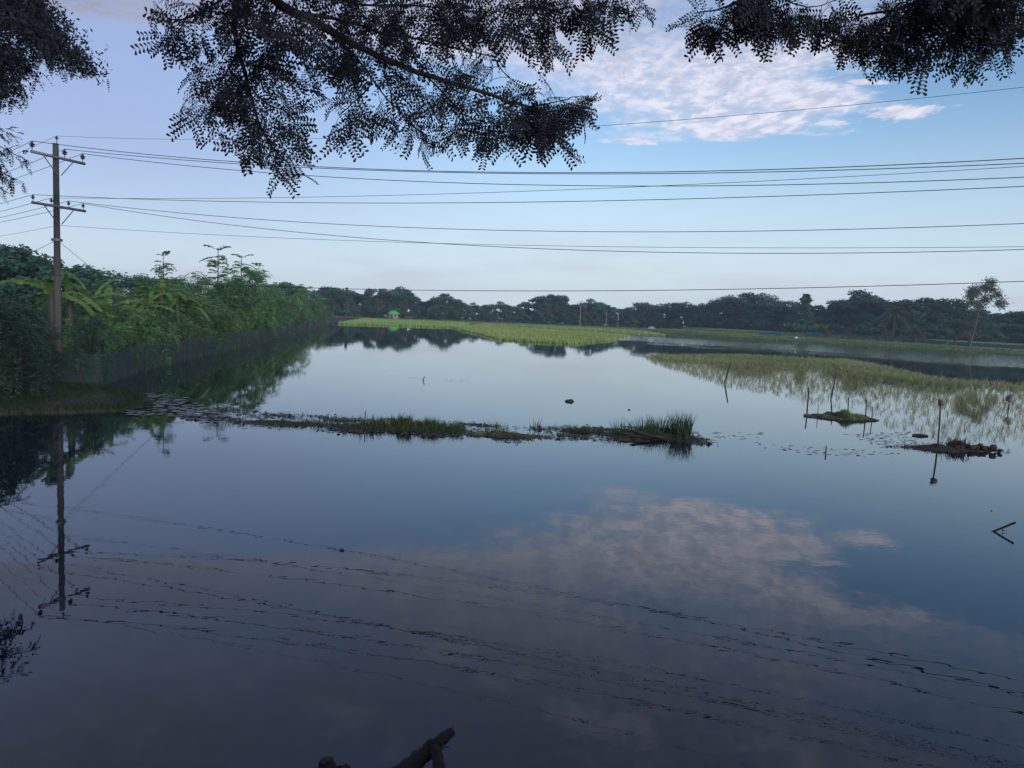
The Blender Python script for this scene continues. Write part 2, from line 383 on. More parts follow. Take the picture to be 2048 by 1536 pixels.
land('left_bank', LEFT, .16, M['bank'])
RIGHT = [(52, 318), (55.6, 304), (58, 235), (88.6, 195.6), (109, 158.5), (150, 95), (900, 60), (2200, 1500), (1500, 2400), (-1500, 2400), (-900, 322), (-60, 302), (-20, 300)]
land('far_bank', RIGHT, .8, M['bankgrass'], 3.0)
EDGE = np.array(RIGHT[1:6], float)
land('embankment', [tuple(q) for q in EDGE + [11, 7]] + [(900, 75), (1800, 1200), (70, 1200)], 1.9, M['bankgrass'], 8.0)
def shore_dist(P):
    P = np.atleast_2d(P)[:, :2]; best = np.full(len(P), 1e9)
    for a, b2 in zip(EDGE[:-1], EDGE[1:]):
        d = b2 - a; tt = np.clip(((P - a) @ d) / (d @ d), 0, 1); best = np.minimum(best, np.linalg.norm(P - a - tt[:, None] * d, axis=1))
    return best
def bank_z(P): return np.interp(shore_dist(P), [0, .4, 3, 15, 20], [.0, .06, .8, .8, 1.9])
def bz(p): return float(bank_z(np.array([[p[0], p[1]]]))[0])
land('near_bank', [(-60, 3.4), (60, 3.4), (60, -60), (-60, -60)], 2.3, M['bank'], 3.2)

# ------------------------------------------------------------------ trees far off
def umbrella_crown(lobes, nleaf, flat=.20, spread=.55, size=.03, hole=.0):
    """flat-topped crown on spreading limbs, height 1"""
    tr, cr_ = MB(), MB()
    fork = rng.uniform(.22, .32); tube(tr, [(0, 0, -.03), (.01, 0, fork * .5), (0, .01, fork)], [.03, .022, .02], 6)
    for k in range(lobes):
        a = k * 6.283 / lobes + rng.uniform(-.4, .4); r = spread * (rng.uniform(.45, 1.0) if k else .1)
        c = np.array([math.cos(a) * r, math.sin(a) * r, .92 - .30 * (r / spread) ** 2 + rng.uniform(-.09, .05)])
        tube(tr, smooth_path([(0, 0, fork * .9), c * [.45, .45, .72], c - [0, 0, .05]], 3), np.linspace(.014, .004, 7), 4)
        n = int(nleaf / lobes); q = rand_unit(n) * rng.uniform(.35, 1, (n, 1)) ** .5
        q *= [.19 * rng.uniform(.6, 1.25), .19 * rng.uniform(.6, 1.25), flat * .36]; q[:, 2] = np.where(q[:, 2] < 0, q[:, 2] * .55, q[:, 2])
        # clumps inside the lobe
        q += rng.normal(0, .02, (n, 3)); q = np.where((np.sin(q * 40 + k).prod(1) > .25)[:, None], q * .8, q)
        U = rand_unit(n) * [1, 1, .45]; V = np.cross(unit(U), rand_unit(n))
        leaves(cr_, q + c, U * size, V * size * .7, np.clip(.35 + q[:, 2] / flat + rng.normal(0, .18, n), 0, 1))  # tint rises with height in each lobe: light from above painted in
    return tr, cr_
def bushy_crown(lobes, nleaf, w=.42, size=.035, low=.12):
    tr, cr_ = MB(), MB(); tube(tr, [(0, 0, -.03), (.02, 0, .3), (0, .02, .7)], [.03, .02, .008], 6)
    for k in range(lobes):
        z = rng.uniform(low + .1, .88); rad = w * (1 - abs(z - .42) * 1.05); a = rng.uniform(0, 6.283)
        c = np.array([math.cos(a), math.sin(a), 0]) * rad * rng.uniform(.3, .85) + [0, 0, z]
        s = rng.uniform(.12, .2); n = int(nleaf / lobes); q = rand_unit(n) * rng.uniform(.5, 1, (n, 1)) ** .6 * [s, s, s * .75]
        U = unit(rand_unit(n) - [0, 0, .3]); V = np.cross(U, rand_unit(n))
        leaves(cr_, q + c, U * size, V * size * .6, np.clip(.4 + q[:, 2] / s * .35 + rng.normal(0, .2, n), 0, 1))  # lobe tops paler, undersides darker: top light and shade put into the tint
    return tr, cr_
def column_crown(nleaf, w=.13, size=.03):
    tr, cr_ = MB(), MB(); tube(tr, [(0, 0, -.03), (.01, 0, .4), (0, 0, .97)], [.02, .014, .005], 6)
    z = rng.uniform(.12, 1, nleaf); r = w * np.sqrt(rng.uniform(0, 1, nleaf)) * (1 - z * .55) * (1 + .35 * np.sin(z * 38)); a = rng.uniform(0, 6.283, nleaf)
    P = np.stack([np.cos(a) * r, np.sin(a) * r, z], 1); U = unit(np.stack([np.cos(a), np.sin(a), -.5 + 0 * a], 1) + rng.normal(0, .4, (nleaf, 3))); V = np.cross(U, rand_unit(nleaf))
    leaves(cr_, P, U * size, V * size * .5, rng.uniform(.2, 1, nleaf)); return tr, cr_
def tree_proto(tr, cr_, leaf, bark):
    return tr.mesh('trunk', M[bark], True), cr_.mesh('crown', M[leaf])
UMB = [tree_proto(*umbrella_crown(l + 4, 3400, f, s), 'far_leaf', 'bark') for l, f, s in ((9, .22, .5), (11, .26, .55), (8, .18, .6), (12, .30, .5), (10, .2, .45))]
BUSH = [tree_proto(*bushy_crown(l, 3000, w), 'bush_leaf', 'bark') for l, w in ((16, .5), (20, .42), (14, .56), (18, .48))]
BUSHL = [tree_proto(*bushy_crown(14, 1600, .5, .05, -.08), 'bush_leaf', 'bark') for _ in range(2)]
COLM = [tree_proto(*column_crown(1600), 'far_leaf', 'bark')]
def tree(protos, k, label, loc, H, W=None, group=None, name='tree', cat='tree'):
    W = H if W is None else W
    e = thing(name, label, cat, loc, rng.uniform(0, 6.28), group, (W, W, H))
    link('trunk', protos[k % len(protos)][0], e); link('crown', protos[k % len(protos)][1], e); return e
SKY = [(520, 572), (570, 562), (600, 572), (630, 580), (660, 572), (690, 574), (720, 578), (760, 575), (800, 576), (830, 590), (850, 592), (870, 588), (890, 586), (930, 598), (960, 600), (1000, 602), (1040, 604), (1075, 595), (1100, 586), (1140, 594), (1185, 598), (1220, 608), (1250, 610), (1285, 603), (1330, 604), (1370, 600), (1420, 598), (1450, 592), (1490, 585), (1530, 588), (1570, 600), (1608, 600), (1640, 600), (1680, 603), (1720, 581), (1745, 592), (1770, 602), (1800, 600), (1850, 592), (1880, 595), (1930, 606), (1990, 612), (2048, 612), (2120, 606)]
def tree_dist(px): return float(np.interp(px, [500, 700, 900, 1150, 1300, 1500, 1700, 1900, 2100], [235, 315, 325, 340, 352, 300, 265, 238, 220]))
def sky_y(px): return float(np.interp(px, [a for a, _ in SKY], [b for _, b in SKY]))
def plant_row(xs, protos, frac, off, name, label_of, group, wr=(.9, 1.25), jit=8, hv=.05):
    for i, px in enumerate(xs):
        Y = tree_dist(px) + off + rng.uniform(-jit, jit)
        p = at(px, horizon(px), Y); H = (EYE + (horizon(px) - sky_y(px)) / FPX * Y) * frac * (1 + rng.uniform(-hv, hv)) - .8
        tree(protos, int(rng.integers(0, 99)), label_of(px), (p.x, p.y, .8), H, H * rng.uniform(*wr), group, name)
# rain trees that stand out against the sky, each told by its neighbours
named = [(570, 1.0, 'domed dark rain tree where the left shrubs meet the far treeline'), (668, 1.0, 'broad rain tree crown left of the narrow spire tree'),
         (762, 1.0, 'spreading rain tree behind and above the green-roofed hut'), (812, .98, 'second spreading rain tree just right of the green-roofed hut'),
         (888, 1.0, 'small domed rain tree where the far skyline steps down'), (1102, 1.0, 'flat-topped umbrella tree standing alone above the middle of the treeline'),
         (1180, .98, 'small umbrella tree with open crown beside the slender pale trunks'), (1287, 1.0, 'small umbrella tree near the right end of the low middle skyline'),
         (1490, 1.0, 'largest wide-domed rain tree of the far treeline, over the grassy bank'), (1718, 1.0, 'tall layered rain tree with flat top left of the date palm'),
         (1850, 1.0, 'wide dark dome tree between the date palm and the leaning tree')]
for px, fr, lab in named:
    Y = tree_dist(px) - 4; p = at(px, horizon(px), Y); H = (EYE + (horizon(px) - sky_y(px)) / FPX * Y) * fr - .8
    tree(UMB, int(rng.integers(0, 99)), lab, (p.x, p.y, .8), H, H * (1.35 if px in (1490, 1850) else 1.0), None, 'rain_tree')
def seg(px):
    for lim, txt in ((600, 'beyond the left bank'), (690, 'left of the narrow spire tree'), (790, 'between spire tree and hut'), (865, 'just right of the green-roofed hut'), (940, 'at the skyline step right of the hut'), (1020, 'in the low stretch before the umbrella tree'), (1080, 'just left of the lone umbrella tree'), (1150, 'beneath the lone umbrella tree'), (1260, 'near the slender pale palms'), (1340, 'above the small grey heap'),
                     (1420, 'left of the biggest dome tree'), (1500, 'left below the biggest dome tree'), (1580, 'right below the biggest dome tree'), (1650, 'beside the narrow columnar tree'), (1720, 'behind the red shrub'), (1800, 'behind the tall date palm'), (1880, 'right of the tall date palm'), (1960, 'just left of the leaning tree'), (2020, 'just right of the leaning tree'), (9999, 'at the right end of the treeline')):
        if px < lim: return txt
def lseg(px):
    for lim, txt in ((180, 'by the utility pole'), (235, 'below the leftmost banana plants'), (290, 'below the middle banana plants'), (335, 'under the thin feathery sapling'), (375, 'at the last banana plant'), (415, 'between bananas and tallest sapling'), (450, 'under the tallest feathery sapling'), (490, 'under the second feathery sapling'), (525, 'under the lowest feathery sapling'), (560, 'just past the saplings'), (600, 'halfway down the narrowing bank'), (630, 'near the far end of the bank'), (999, 'at the very end of the bank')):
        if px < lim: return txt
def skyline_label(px): return 'dark rain tree in the far skyline, ' + seg(px)
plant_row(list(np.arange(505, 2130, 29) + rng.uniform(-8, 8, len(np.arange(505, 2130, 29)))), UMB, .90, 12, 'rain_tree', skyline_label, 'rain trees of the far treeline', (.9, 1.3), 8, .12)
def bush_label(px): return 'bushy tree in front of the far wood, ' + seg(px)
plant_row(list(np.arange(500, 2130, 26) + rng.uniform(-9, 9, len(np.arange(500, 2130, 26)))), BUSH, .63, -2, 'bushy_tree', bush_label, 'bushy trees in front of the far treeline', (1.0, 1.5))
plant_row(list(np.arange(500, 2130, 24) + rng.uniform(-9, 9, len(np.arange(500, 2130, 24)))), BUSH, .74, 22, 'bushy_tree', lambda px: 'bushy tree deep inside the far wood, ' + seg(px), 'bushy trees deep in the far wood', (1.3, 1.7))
plant_row(list(np.arange(500, 2130, 22) + rng.uniform(-8, 8, len(np.arange(500, 2130, 22)))), BUSHL, .5, 8, 'shrub', lambda px: 'broad undergrowth shrub among far trunks, ' + seg(px), 'undergrowth shrubs of the far wood', (1.4, 2.0))
def low_label(px): return 'low round shrub before the far wood, ' + seg(px)
plant_row(list(np.arange(640, 2130, 31) + rng.uniform(-12, 12, len(np.arange(640, 2130, 31)))), BUSHL, .40, -14, 'shrub', low_label, 'low shrubs before the far treeline', (1.3, 2.0), 4)
p = at(693, horizon(693), 300); tree(COLM, 0, 'narrow dark spire tree poking above the left of the far treeline', (p.x, p.y, .8), 11.4, 9, None, 'spire_tree')
p = at(1608, horizon(1608), 262); tree(COLM, 0, 'narrow columnar tree with pale green foliage above the blue net', (p.x, p.y, .8), 15, 24, None, 'columnar_tree')

# far trees behind the left bank's shrubs
for px, top, Y, k, w, lab in ((215, 533, 95, 1, 1.5, 'flat-topped rain tree far behind the banana plants by the guy wire'), (150, 541, 110, 0, 1.2, 'hazy rain tree far behind the banana plants, right of the pole'), (285, 549, 120, 2, 1.2, 'distant rain tree peeping over the banana plants'),
                         (90, 517, 62, 3, 1.15, 'dark rain tree right behind the utility pole'), (20, 488, 54, 4, 1.0, 'big dark rain tree at the left edge behind the bananas'),
                         (-70, 470, 60, 1, 1.2, 'tall dark rain tree beyond the left edge of the bananas'), (350, 556, 150, 2, 1.1, 'distant rain tree over the feathery shrubs, hut side'), (480, 562, 190, 3, 1.1, 'distant rain tree behind the tallest feathery sprays')):
    p = at(px, horizon(px), Y); H = EYE + (horizon(px) - top) / FPX * Y - .3
    tree(UMB, k, lab, (p.x, p.y, .3), H, H * w, None, 'rain_tree')
for px, top, Y in ((-60, 560, 46), (10, 545, 50), (60, 560, 52), (110, 565, 58), (160, 575, 64), (220, 570, 80), (290, 572, 90), (360, 575, 105), (430, 580, 125), (500, 578, 150), (560, 585, 180), (610, 590, 215)):
    p = at(px, horizon(px), Y); H = EYE + (horizon(px) - top) / FPX * Y - .3
    tree(BUSH, int(rng.integers(0, 9)), 'dense bushy tree behind the left bank plants, ' + ('left of the pole' if px < 50 else 'close behind the pole' if px < 115 else lseg(px)), (p.x, p.y, .3), H, H * 1.15, 'bushy trees behind the left bank shrubs', 'bushy_tree')

# ------------------------------------------------------------------ feathery shrubs of the left bank
def feather_shrub(nspray, w=.55, clumps=17):
    tr, cr_ = MB(), MB()
    for k in range(5):
        a = k * 1.3; tube(tr, smooth_path([(0, 0, -.05), (math.cos(a) * .08, math.sin(a) * .08, .35), (math.cos(a) * .2, math.sin(a) * .2, .75)], 3), np.linspace(.012, .004, 7), 4)
    for q in range(clumps):                         # foliage gathers at the branch ends, with dark gaps between
        z = rng.uniform(.12, .9); a = q * 2.4 + rng.uniform(-.5, .5); r = w * math.sqrt(rng.uniform(.1, 1)) * math.sin(min(1, .3 + z * .75) * math.pi) ** .6
        c0 = np.array([math.cos(a) * r, math.sin(a) * r, z]); tube(tr, [(0, 0, z * .5), c0 * [.6, .6, .9], c0], [.008, .005, .002], 3); hue = rng.uniform(.1, .9)
        for k in range(nspray // clumps):
            d = unit(rng.normal(0, 1, 3) * [1, 1, .6] + [math.cos(a) * .8, math.sin(a) * .8, .25]); c = c0 + rng.normal(0, .055, 3)
            feather(cr_, c, d, rng.uniform(.11, .19), np.clip(hue + rng.normal(0, .15), 0, 1), 7, .6, .32, .05)
    return tr, cr_
def feather(mb, c, d, L, tint, pairs=7, droop=.5, wid=.35, fat=.035):
    s = unit(np.cross(d, [0, 0, 1.]) + 1e-6); nrm = np.cross(s, d); t_ = np.linspace(.1, 1, pairs)
    ax = c + d * (t_ * L)[:, None] - np.array([0, 0, 1.]) * (droop * L * t_ ** 2)[:, None]
    for sg in (-1, 1):
        U = unit(s * sg + d * .55 + np.array([0, 0, -.35]) + rng.normal(0, .12, (pairs, 3)))
        l = (L * wid * np.sin(.35 + t_ * 2.4))[:, None]
        V = unit(np.cross(U, nrm) + rng.normal(0, .3, U.shape)) * L * fat
        leaves(mb, ax + U * l * .5, U * l * .5, V, np.clip(tint + rng.normal(0, .15, pairs), 0, 1))
def spire_sprays(n=15):                              # tall upright shoot with level feathery leaves
    tr, cr_ = MB(), MB(); tube(tr, [(0, 0, -.05), (.01, 0, .5), (0, .01, .98)], [.012, .009, .004], 5)
    for k in range(n):
        z = .40 + .58 * k / n + rng.uniform(-.03, .03); a = k * 2.4
        for j in range(3):
            b = a + j * 2.1 + rng.uniform(-.6, .6); d = unit(np.array([math.cos(b), math.sin(b), rng.uniform(.15, .9)])); feather(cr_, np.array([0, 0, z]), d, .24 * (1.15 - (z - .42) * .6) * rng.uniform(.6, 1.1), rng.uniform(.0, .6), 10, .45, .34, .05)
    return tr, cr_
FEA = [tree_proto(*feather_shrub(n, w), 'shrub_leaf', 'dark_bark') for n, w in ((520, .55), (600, .62), (460, .5))]
FEAD = [tree_proto(*feather_shrub(520, .58), 'dark_leaf', 'dark_bark')]
SPI = [tree_proto(*spire_sprays(), 'shrub_leaf', 'dark_bark')]
def bank_pt(px, back):                               # a point `back` metres behind the left bank's waterline
    L = np.array(LEFT[6:12]); best = None
    for a, b2 in zip(L[:-1], L[1:]):
        for s in np.linspace(0, 1, 40):
            q = a + (b2 - a) * s; d = unit(b2 - a); q = q + np.array([-d[1], d[0]]) * back
            x = 1024 + FPX * q[0] / q[1]
            if best is None or abs(x - px) < best[0]: best = (abs(x - px), q)
    return best[1]
def on_bank(protos, k, px, top, back, label, group, name, wr=1.0, cat='shrub', wabs=None):
    q = bank_pt(px, back + (.9 if cat == 'shrub' else 0)); Y = q[1]; H = EYE + (horizon(px) - top) / FPX * Y - .3
    return tree(protos, k, label, (q[0], q[1], .3), H, wabs or H * wr, group, name, cat)
G1 = 'feathery shrubs packed along the left bank'
for i, (px, top, back) in enumerate(((340, 580, 2.2), (365, 600, 1.2), (385, 572, 2.5), (405, 580, 1.4), (425, 558, 2.6), (445, 560, 1.4), (462, 556, 2.8), (480, 560, 1.5), (500, 562, 2.8), (515, 574, 1.6), (530, 566, 3.0), (545, 572, 1.8), (558, 570, 3.2), (570, 577, 2), (582, 576, 3.4), (594, 582, 2.2), (605, 582, 3.6), (615, 588, 2.4), (626, 588, 3.6), (636, 594, 2.6), (645, 598, 3.6), (654, 604, 3), (310, 600, 3.0), (285, 610, 3.4), (255, 600, 4.2), (225, 605, 4.0), (200, 615, 3.4))):
    on_bank(FEA, i, px, top - (14 if px < 520 else 4) + rng.uniform(-16, 18), back, 'feathery green shrub above the net fence, ' + lseg(px), G1, 'feathery_shrub', rng.uniform(.7, 1.15))
for i, (px, top, back) in enumerate(((150, 640, .6), (172, 618, .4), (198, 630, .2), (222, 612, .4), (246, 640, .2), (270, 618, .4), (296, 632, .2), (320, 610, .4), (342, 625, .3), (368, 628, .6), (395, 640, .4), (420, 618, .7), (450, 628, .5), (478, 622, .5), (505, 630, .5), (532, 618, .6), (560, 625, .6), (588, 622, .7), (612, 626, .7))):
    on_bank(FEA, i + 1, px, top - 14 + rng.uniform(-10, 10), back, 'low feathery shrub right behind the net fence, ' + lseg(px), 'low shrubs leaning over the net', 'feathery_shrub', rng.uniform(.7, .95))
for px, top, back in ((240, 556, 3.0), (275, 552, 3.2), (305, 546, 3.2), (345, 540, 3.4), (200, 562, 3.2), (165, 566, 3.0), (370, 545, 3.4), (410, 542, 3.4)):
    on_bank(FEA, px, px, top, back, 'feathery shrub behind the banana row, ' + lseg(px), 'shrubs behind the bananas', 'feathery_shrub', 1.0)
for px, top, back, lab, wa in ((322, 505, 3.0, 'thin feathery sapling standing clear of the bananas against the sky', 4.6), (433, 494, 3.0, 'tallest feathery sapling rising above the left bank shrubs', 7.6), (478, 510, 3.2, 'second feathery sapling, right of the tallest one', 7.8), (510, 528, 3.4, 'lowest of the feathery saplings, sloping down to the right', 7.0)):
    on_bank(SPI, 0, px, top, back, lab, 'feathery saplings above the left bank', 'feathery_sapling', wabs=wa, cat='sapling')
DS = ('broad dark shrub at the left edge behind the spit', 'dark shrub left of the pole, near the spit edge', 'tall dark shrub cut by the left edge', 'round dark shrub just left of the pole foot', 'dark shrub right of the pole, before the net', 'tallest dark shrub left of the utility pole', 'slim dark shrub touching the left of the pole', 'dark shrub behind the leftmost ones')
for i, (px, by, top, w) in enumerate(((-32, 806, 590, 4.2), (24, 802, 612, 2.6), (-40, 805, 560, 5.0), (48, 803, 640, 1.9), (184, 770, 604, 2.0), (20, 775, 560, 3.6), (62, 772, 600, 1.9), (0, 780, 575, 5))):
    p = ground(px, by); H = EYE + (horizon(px) - top) / FPX * p.y - .3
    tree(FEAD, 0, DS[i], (p.x, p.y, .3), H, w * .8, 'dark shrubs round the pole', 'feathery_shrub', 'shrub')

# ------------------------------------------------------------------ banana plants
def banana_leaf_mesh(L=2.0, W=.5, droop=.8, torn=True):
    mb = MB(); n = 11; s = np.linspace(0, 1, n)
    x = L * s; z = L * (.55 * s - droop * s ** 2); w = W * .5 * np.sin((.06 + s * .84) * math.pi) ** .5; w[-1] = W * .10; w[0] = .03
    mid = np.stack([x, 0 * x, z], 1)
    for sg in (-1, 1):
        for i in range(n - 1):
            g_ = rng.uniform(.0, .35) if torn else 0
            dz_ = rng.uniform(-.12, .02) if torn else -.03
            a, b2 = mid[i], mid[i + 1] * (1 - g_ * .3) + mid[i] * g_ * .3
            mb.add([a, b2, b2 + [0, sg * w[i + 1], -w[i + 1] * .35 + dz_], a + [0, sg * w[i], -w[i] * .35 + dz_]], [[0, 1, 2, 3]], rng.uniform(.2, .9))
    return mb
BL = {k: [banana_leaf_mesh(2.3, .5, d, tt).mesh('leaf', M[mm]) for d, tt in ((.45, True), (.75, True), (1.05, True))] for k, mm in (('g', 'banana'), ('d', 'banana_dead'))}
BL['d'] = [banana_leaf_mesh(1.25, .22, d, True).mesh('leaf', M['banana_dead']) for d in (.9, 1.2, 1.4)]
BL['y'] = [banana_leaf_mesh(1.7, .5, .40, False).mesh('leaf', M['banana_bright'])]
st = MB(); tube(st, [(0, 0, -.1), (.02, 0, 1), (0, .02, 2.0)], [.16, .13, .08], 9); STEM = st.mesh('stem', plain('banana_stem', (.045, .055, .035), .6, (.035, .034, .024), 3), True)
def banana(px, top, back, label, young=0, dead=1, n=8):
    n += 4
    q = bank_pt(px, back + .8); Y = q[1]; H = EYE + (horizon(px) - top) / FPX * Y - .3
    e = thing('banana_plant', label, 'banana plant', (q[0], q[1], .3), rng.uniform(0, 6.28), 'banana plants on the left bank')
    s = H / 3.3
    stem = link('stem', STEM, e); stem.scale = (s, s, s * 1.05)
    for k in range(n):
        kind = 'y' if k < young else ('d' if k >= n - dead else 'g')
        me = BL[kind][0 if kind == 'y' else int(rng.integers(0, 3))]
        o = link('leaf', me, e, (0, 0, 2.0 * s * (1.0 if kind != 'd' else .9)))
        tilt = rng.uniform(.0, 1.15) if kind == 'g' else (rng.uniform(.35, .9) if kind == 'y' else -.9)
        o.rotation_euler = (rng.uniform(-.4, .4), -tilt + .3, k * 2.4 + rng.uniform(-.3, .3)); o.scale = (min(s, 1.15) * (.6 if kind == 'y' else rng.uniform(.55, .8)),) * 3
        if kind == 'd': o['label'] = 'withered brown leaf hanging down'
        if kind == 'y': o['label'] = 'young upright yellow-green leaf'
for a in ((103, 489, 1.6, 'banana plant with leaf tips showing left of the utility pole', 0, 1, 7), (140, 509, 1.4, 'banana plant right behind the utility pole', 0, 2, 8),
          (182, 520, 1.8, 'banana plant with a flopped leaf and withered orange one by the guy wire', 0, 2, 9), (215, 559, 1.0, 'banana plant with a broad yellow-green leaf above the net', 1, 1, 8),
          (250, 569, 1.6, 'banana plant mid-row between the two yellow-leaved ones', 0, 1, 8), (288, 544, .8, 'banana plant with a big bright leaf slanting towards the water', 2, 2, 9),
          (318, 524, 1.6, 'banana plant with an upright stub leaf below the thin sapling', 1, 1, 8), (352, 536, .9, 'banana plant with many drooping fronds over the net', 1, 2, 10), (378, 559, .6, 'last banana plant before the feathery shrubs begin', 0, 1, 9)):
    banana(*a)

# ------------------------------------------------------------------ net fences
def net_fence(name, label, line, h, matname, step, posts=True, sag=.12, zf=None):
    e = thing(name, label, 'net fence', (line[0][0], line[0][1], 0)); o0 = np.array([line[0][0], line[0][1], 0])
    P = []
    for a, b2 in zip(line[:-1], line[1:]):
        a, b2 = np.array(a), np.array(b2); L = np.linalg.norm(b2 - a); k = max(1, int(L / step))
        P += [a + (b2 - a) * s for s in np.arange(k) / k]
    P = np.array(P + [np.array(line[-1])]); pm = None
    for i in range(len(P) - 1):
        mb = MB(); a, b2 = P[i], P[i + 1]; s = np.linspace(0, 1, 5)
        x = a[None] + (b2 - a)[None] * s[:, None]; d = unit(b2 - a); nn = np.array([-d[1], d[0]])
        top = h * rng.uniform(.92, 1.04) - sag * np.sin(s * math.pi) * rng.uniform(.5, 1.3); bul = rng.normal(0, .07) * np.sin(s * math.pi)
        zb = np.zeros(5) if zf is None else zf(x)
        V = np.vstack([np.c_[x + nn * bul[:, None] * 0, zb - .1], np.c_[x + nn * bul[:, None], zb + top * .5], np.c_[x, zb + top]]) - o0
        F = [[r * 5 + k, r * 5 + k + 1, r * 5 + k + 6, r * 5 + k + 5] for r in (0, 1) for k in range(4)]
        mb.add(V, F); mb.build('net_panel', M[matname], e)
        if posts:
            if pm is None:
                q = MB(); tube(q, [(0, 0, -.5), (.02, 0, h * .5), (.0, .02, h + .15)], [.035, .03, .025], 6); pm = q.mesh('post', M['bamboo'])
            o = link('post', pm, e, Vector((*a, 0)) - Vector(o0)); o.rotation_euler = (rng.normal(0, .05), rng.normal(0, .05), rng.uniform(0, 6)); o.scale = (1, 1, rng.uniform(.85, 1.15))
LN = [np.array(q) + np.array([.35, -.25]) for q in LEFT[6:11]]
net_fence('green_net_fence', 'blue-green net fence on crooked stakes along the left bank waterline', [(-23.5, 33.3), (-19.6, 33.5)] + [tuple(q) for q in LN], 1.55, 'net', 1.9)
def bank_line(*pts): return [tuple(at(px, 0, Y)[:2]) for px, Y in pts]
net_fence('blue_net_fence', 'short bright blue net fence before small bananas on the right bank', bank_line((1566, 232), (1614, 226)), 1.5, 'blue_net', 4, False, zf=bank_z)
net_fence('blue_net_fence', 'blue net fence piece beside the reddish plant on the right bank', bank_line((1664, 226), (1694, 222)), 1.5, 'blue_net', 4, False, zf=bank_z)
net_fence('blue_net_fence', 'long low dark blue net fence behind the date palms', bank_line((1700, 226), (1850, 205), (1960, 190)), 1.2, 'dark_net', 5, False, zf=bank_z)
net_fence('blue_net_fence', 'bright blue net fence right of the leaning tree', bank_line((1965, 188), (2150, 170)), 1.3, 'blue_net', 5, False, zf=bank_z)

# ------------------------------------------------------------------ right bank: palms, leaning tree, small plants, sacks, hut
def palm_crown(n, L, droop, mname):
    mb = MB()
    for k in range(n):
        a = k * 2.4; el = rng.uniform(-.5, 1.3); d0 = np.array([math.cos(a) * math.cos(el), math.sin(a) * math.cos(el), math.sin(el)]); s = np.linspace(.05, 1, 22)
        ax = d0 * (s * L)[:, None] - np.array([0, 0, 1.]) * (droop * L * s ** 2.2)[:, None]; sd = unit(np.cross(d0, [0, 0, 1.]))
        T = unit(np.gradient(ax, axis=0))
        for sg in (-1, 1):
            U = unit(sd * sg + T * .8 + rng.normal(0, .1, T.shape)) * (L * .2 * np.sin(.3 + s * 2.5))[:, None]
            leaves(mb, ax + U * .5, U * .5, np.cross(unit(U), [0, 0, 1.]) * .05 + [0, 0, .03], rng.uniform(.1, .9, len(s)))
    return mb
def palm(px, Y, top, trunk, n, L, label, w=.22):
    p = at(px, horizon(px), Y); zb = bz(p); H = EYE + (horizon(px) - top) / FPX * Y - zb - L * .75
    e = thing('date_palm', label, 'palm', (p.x, p.y, zb)); mb = MB(); H = max(H, .3)
    tube(mb, [(0, 0, -.2), (.1, 0, H * .5), (0, .05, H)], [w * 1.3, w, w * 1.1], 8, bump=.08); mb.build('trunk', M['bark'], e)
    o = palm_crown(n, L, .45, 'x').build('crown', M['warm_leaf'], e); o.location = (0, 0, H)
palm(1786, 206, 604, True, 90, 4.6, 'grey-green date palm with full round head on the right bank')
palm(1775, 201, 655, False, 30, 1.9, 'low young palm sprouting at the foot of the date palm')
palm(1940, 184, 640, False, 46, 3.0, 'dark squat date palm beside the leaning tree')
palm(1700, 214, 652, False, 40, 2.2, 'stemless young palm bush right of the blue net piece')
palm(1832, 198, 648, False, 50, 2.9, 'bushy young palm between the two date palms')
palm(1912, 186, 652, False, 30, 2.0, 'small young palm left of the squat date palm')
# tall leaning tree with a thin airy crown
p = at(1938, 660, 182); p.z = bz(p); e = thing('leaning_tree', 'tall slender tree leaning right with a sparse airy crown', 'tree', p)
def off(px, py): return at(px, py, 182) - p
mb = MB(); path = [off(1938, 700), off(1946, 670), off(1953, 645), off(1957, 622), off(1962, 600)]
tube(mb, smooth_path(path, 4), np.linspace(.24, .10, 17), 7)
cr_ = MB()
for tip in ((1950, 592), (1945, 605), (1975, 578), (1988, 565), (1990, 590), (1965, 575), (1942, 585), (1992, 608), (1978, 600), (1955, 580), (1968, 615)):
    q = off(*tip) + Vector((0, rng.uniform(-2, 2), 0)); tube(mb, smooth_path([path[3], (path[4] + q) / 2 + Vector((0, 0, .2)), q], 3), np.linspace(.09, .03, 7), 4)
    n = 400; r_ = rng.normal(0, 1, (n, 3)) * [.66, .75, .6]; P = np.array(q) + r_
    U = unit(rand_unit(n) - [0, 0, .6]) * .26; leaves(cr_, P, U, np.cross(unit(U), rand_unit(n)) * .13, rng.uniform(0, 1, n))
mb.build('trunk', plain('grey_bark', (.12, .11, .10), .85, (.06, .055, .05), 4), e, True); cr_.build('crown', leafy('airy_leaf', (.060, .095, .050), (.14, .175, .095), .3, .55, .3, .1), e)
# slender pale palms
for px, top, Y, lab in ((1160, 602, 318, 'slender pale-trunked palm beside the small umbrella tree'), (1212, 618, 330, 'shorter slender palm right of the small umbrella tree'), (1236, 622, 332, 'slender palm at the right end of the pale trunks')):
    p = at(px, horizon(px), Y); H = EYE + (horizon(px) - top) / FPX * Y - 1.6; e = thing('slender_palm', lab, 'palm', (p.x, p.y, .8)); mb = MB()
    tube(mb, [(0, 0, -.2), (.1, 0, H * .5), (0, 0, H)], [.2, .16, .14], 7); mb.build('trunk', M['pale_bark'], e)
    o = palm_crown(14, 2.0, .5, 'x').build('crown', M['bush_leaf'], e); o.location = (0, 0, H)
